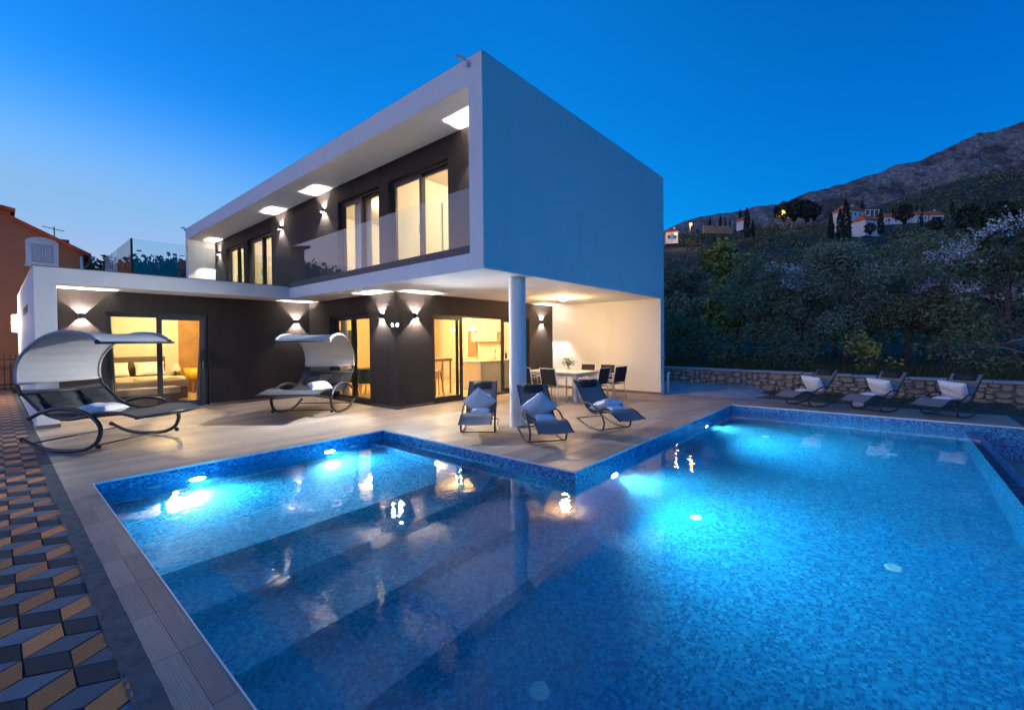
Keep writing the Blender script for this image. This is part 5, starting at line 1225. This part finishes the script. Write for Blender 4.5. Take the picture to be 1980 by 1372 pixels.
# ------------------------------------------------------------------ neighbour houses on the left
nb = empty('neighbour_house', (0, 0, 0), 0, 'orange rendered neighbour house with sloping roof and white shuttered window', 'house')
YN = 20.5
def rz_(x): return 6.60 + (x+4.77)*(5.40-6.60)/(-2.47+4.77)
G().prism([(-6.4, -.1), (-2.62, -.1), (-2.62, rz_(-2.62)-.16), (-4.62, rz_(-4.62)-.16), (-4.62, 6.75), (-6.4, 6.9)], 'y', YN, YN+9).build('wall', ORANGE, nb)
G().prism([(-4.62, rz_(-4.62)-.16), (-2.42, rz_(-2.42)-.16), (-2.42, rz_(-2.42)-.04), (-4.62, rz_(-4.62)-.04)], 'y', YN-.25, YN+9.2).build('roof', ROOFT, nb)
G().prism([(-6.6, 6.95), (-4.5, 6.62), (-4.5, 6.74), (-6.6, 7.10)], 'y', YN-.35, YN+9.3).build('roof', ROOFT, nb)
G().tube([(-2.36, YN-.25, rz_(-2.36)-.16), (-2.36, YN+9, rz_(-2.36)-.16)], .07, 8).build('gutter', SHUT, nb)
G().tube([(-2.70, YN-.06, rz_(-2.7)-.3), (-2.70, YN-.06, 0)], .05, 8).build('downpipe', SHUT, nb)
G().box(-3.2, -2.8, YN+3, YN+3.5, 5.5, 6.35).build('chimney', ROOFT, nb)
arch = [(-4.26, 4.70), (-3.36, 4.70), (-3.36, 5.62)] + [(-3.81+.45*math.cos(a), 5.62+.20*math.sin(a)) for a in np.linspace(0.15, math.pi-.15, 9)] + [(-4.26, 5.62)]
wf = G().prism(arch, 'y', YN-.06, YN-.002).build('window', SHUT, nb)
for s in (0, 1):
    x0 = -4.10 + s*.31
    G().box(x0, x0+.27, YN-.085, YN-.061, 4.84, 5.52)  .build('shutter', SHUTG, wf, bevel=.006)
sl2 = G()
for s in (0, 1):
    for k in range(9): x0 = -4.08+s*.31; sl2.box(x0, x0+.23, YN-.10, YN-.086, 4.88+k*.07, 4.92+k*.07)
o = sl2.build('slat', SHUT, wf); tag(o, kind='stuff')
G().box(-4.30, -3.32, YN-.12, YN-.001, 4.64, 4.70).build('sill', SHUT, wf)
G().tube([(-3.4, YN+1, 6.0), (-3.4, YN+1, 6.5)], .02, 5).tube([(-3.75, YN+1, 6.45), (-3.1, YN+1, 6.35)], .015, 5).build('antenna', LAMPMETAL, nb)
bs_ = empty('back_house', (11.9, 38, 0), 0, 'pale house with grey roof glimpsed through the roof terrace glass', 'house')
G().box(-3.6, 3, 0, 8, 0, 8.2).build('wall', HOUSEW, bs_); G().prism([(-4.2, 8.2), (3.4, 8.2), (3.4, 8.35), (-.2, 10.4), (-4.2, 8.35)], 'y', -.5, 8.5).build('roof', simple('grey_roof', (.16, .15, .16), .9, var=.2), bs_)
for k in range(2): fr_ = G().box(-2.8+k*2.4, -1.7+k*2.4, -.05, -.002, 6.0, 7.6).build('window', SHUT, bs_); G().box(-2.65+k*2.4, -1.85+k*2.4, -.06, -.051, 6.15, 7.45).build('pane', BLACK, fr_)
fn = empty('picket_fence', (-5.6, 19.05, 0), 0, 'dark metal picket fence across the end of the paved path', 'fence')
for k in range(12): G().box(k*.14, k*.14+.03, 0, .03, 0, 1.25).build('picket', LAMPMETAL, fn)
G().box(0, 1.6, .031, .06, .15, .2).build('rail', LAMPMETAL, fn); G().box(0, 1.6, .031, .06, 1.05, 1.1).build('rail', LAMPMETAL, fn)
for i, (x, y, h, rw_, lb) in enumerate(((2.5, 44, 7.5, 2.4, 'dark tree beyond the orange house, left of the roof glass'), (9, 60, 9.5, 3.0, 'dark tree behind the roof terrace glass'), (14, 66, 10.5, 3.2, 'second dark tree behind the roof terrace glass'), (20, 75, 11.5, 3.2, 'dark tree near the upper box behind the roof glass'))):
    make_tree('far_tree', 120+i, h, rw_, CYPM, .34, .18, 30, 90, (x, y, -.5), lb, 'trees beyond the low wing')
# wooded slope in the west, mass of trees mirrored in the glass
n = 700; a = R(rs.uniform(95, 135, n)) if False else np.radians(rs.uniform(70, 138, n)); d = rs.uniform(120, 170, n); sx = CAMX+np.cos(a)*d; sy = CAMY+np.sin(a)*d
pz = np.interp(np.degrees(a), [70, 82, 88, 93, 100, 112, 122, 132, 150], [24, 20, 17, 12, 17, 24, 13, 4, 0])*np.sin(np.pi*np.clip((d-90)/140, 0, 1))**.8*1.15-3
P = np.concatenate([rs.normal(size=(26, 3))*(1.6, 1.6, 1.3)+(x, y, z+1) for x, y, z in zip(sx, sy, pz)])
tag(link('woods', quads_mesh('woods', leafcloud(P, 1.3, .8, rs), CYPM)), kind='stuff')
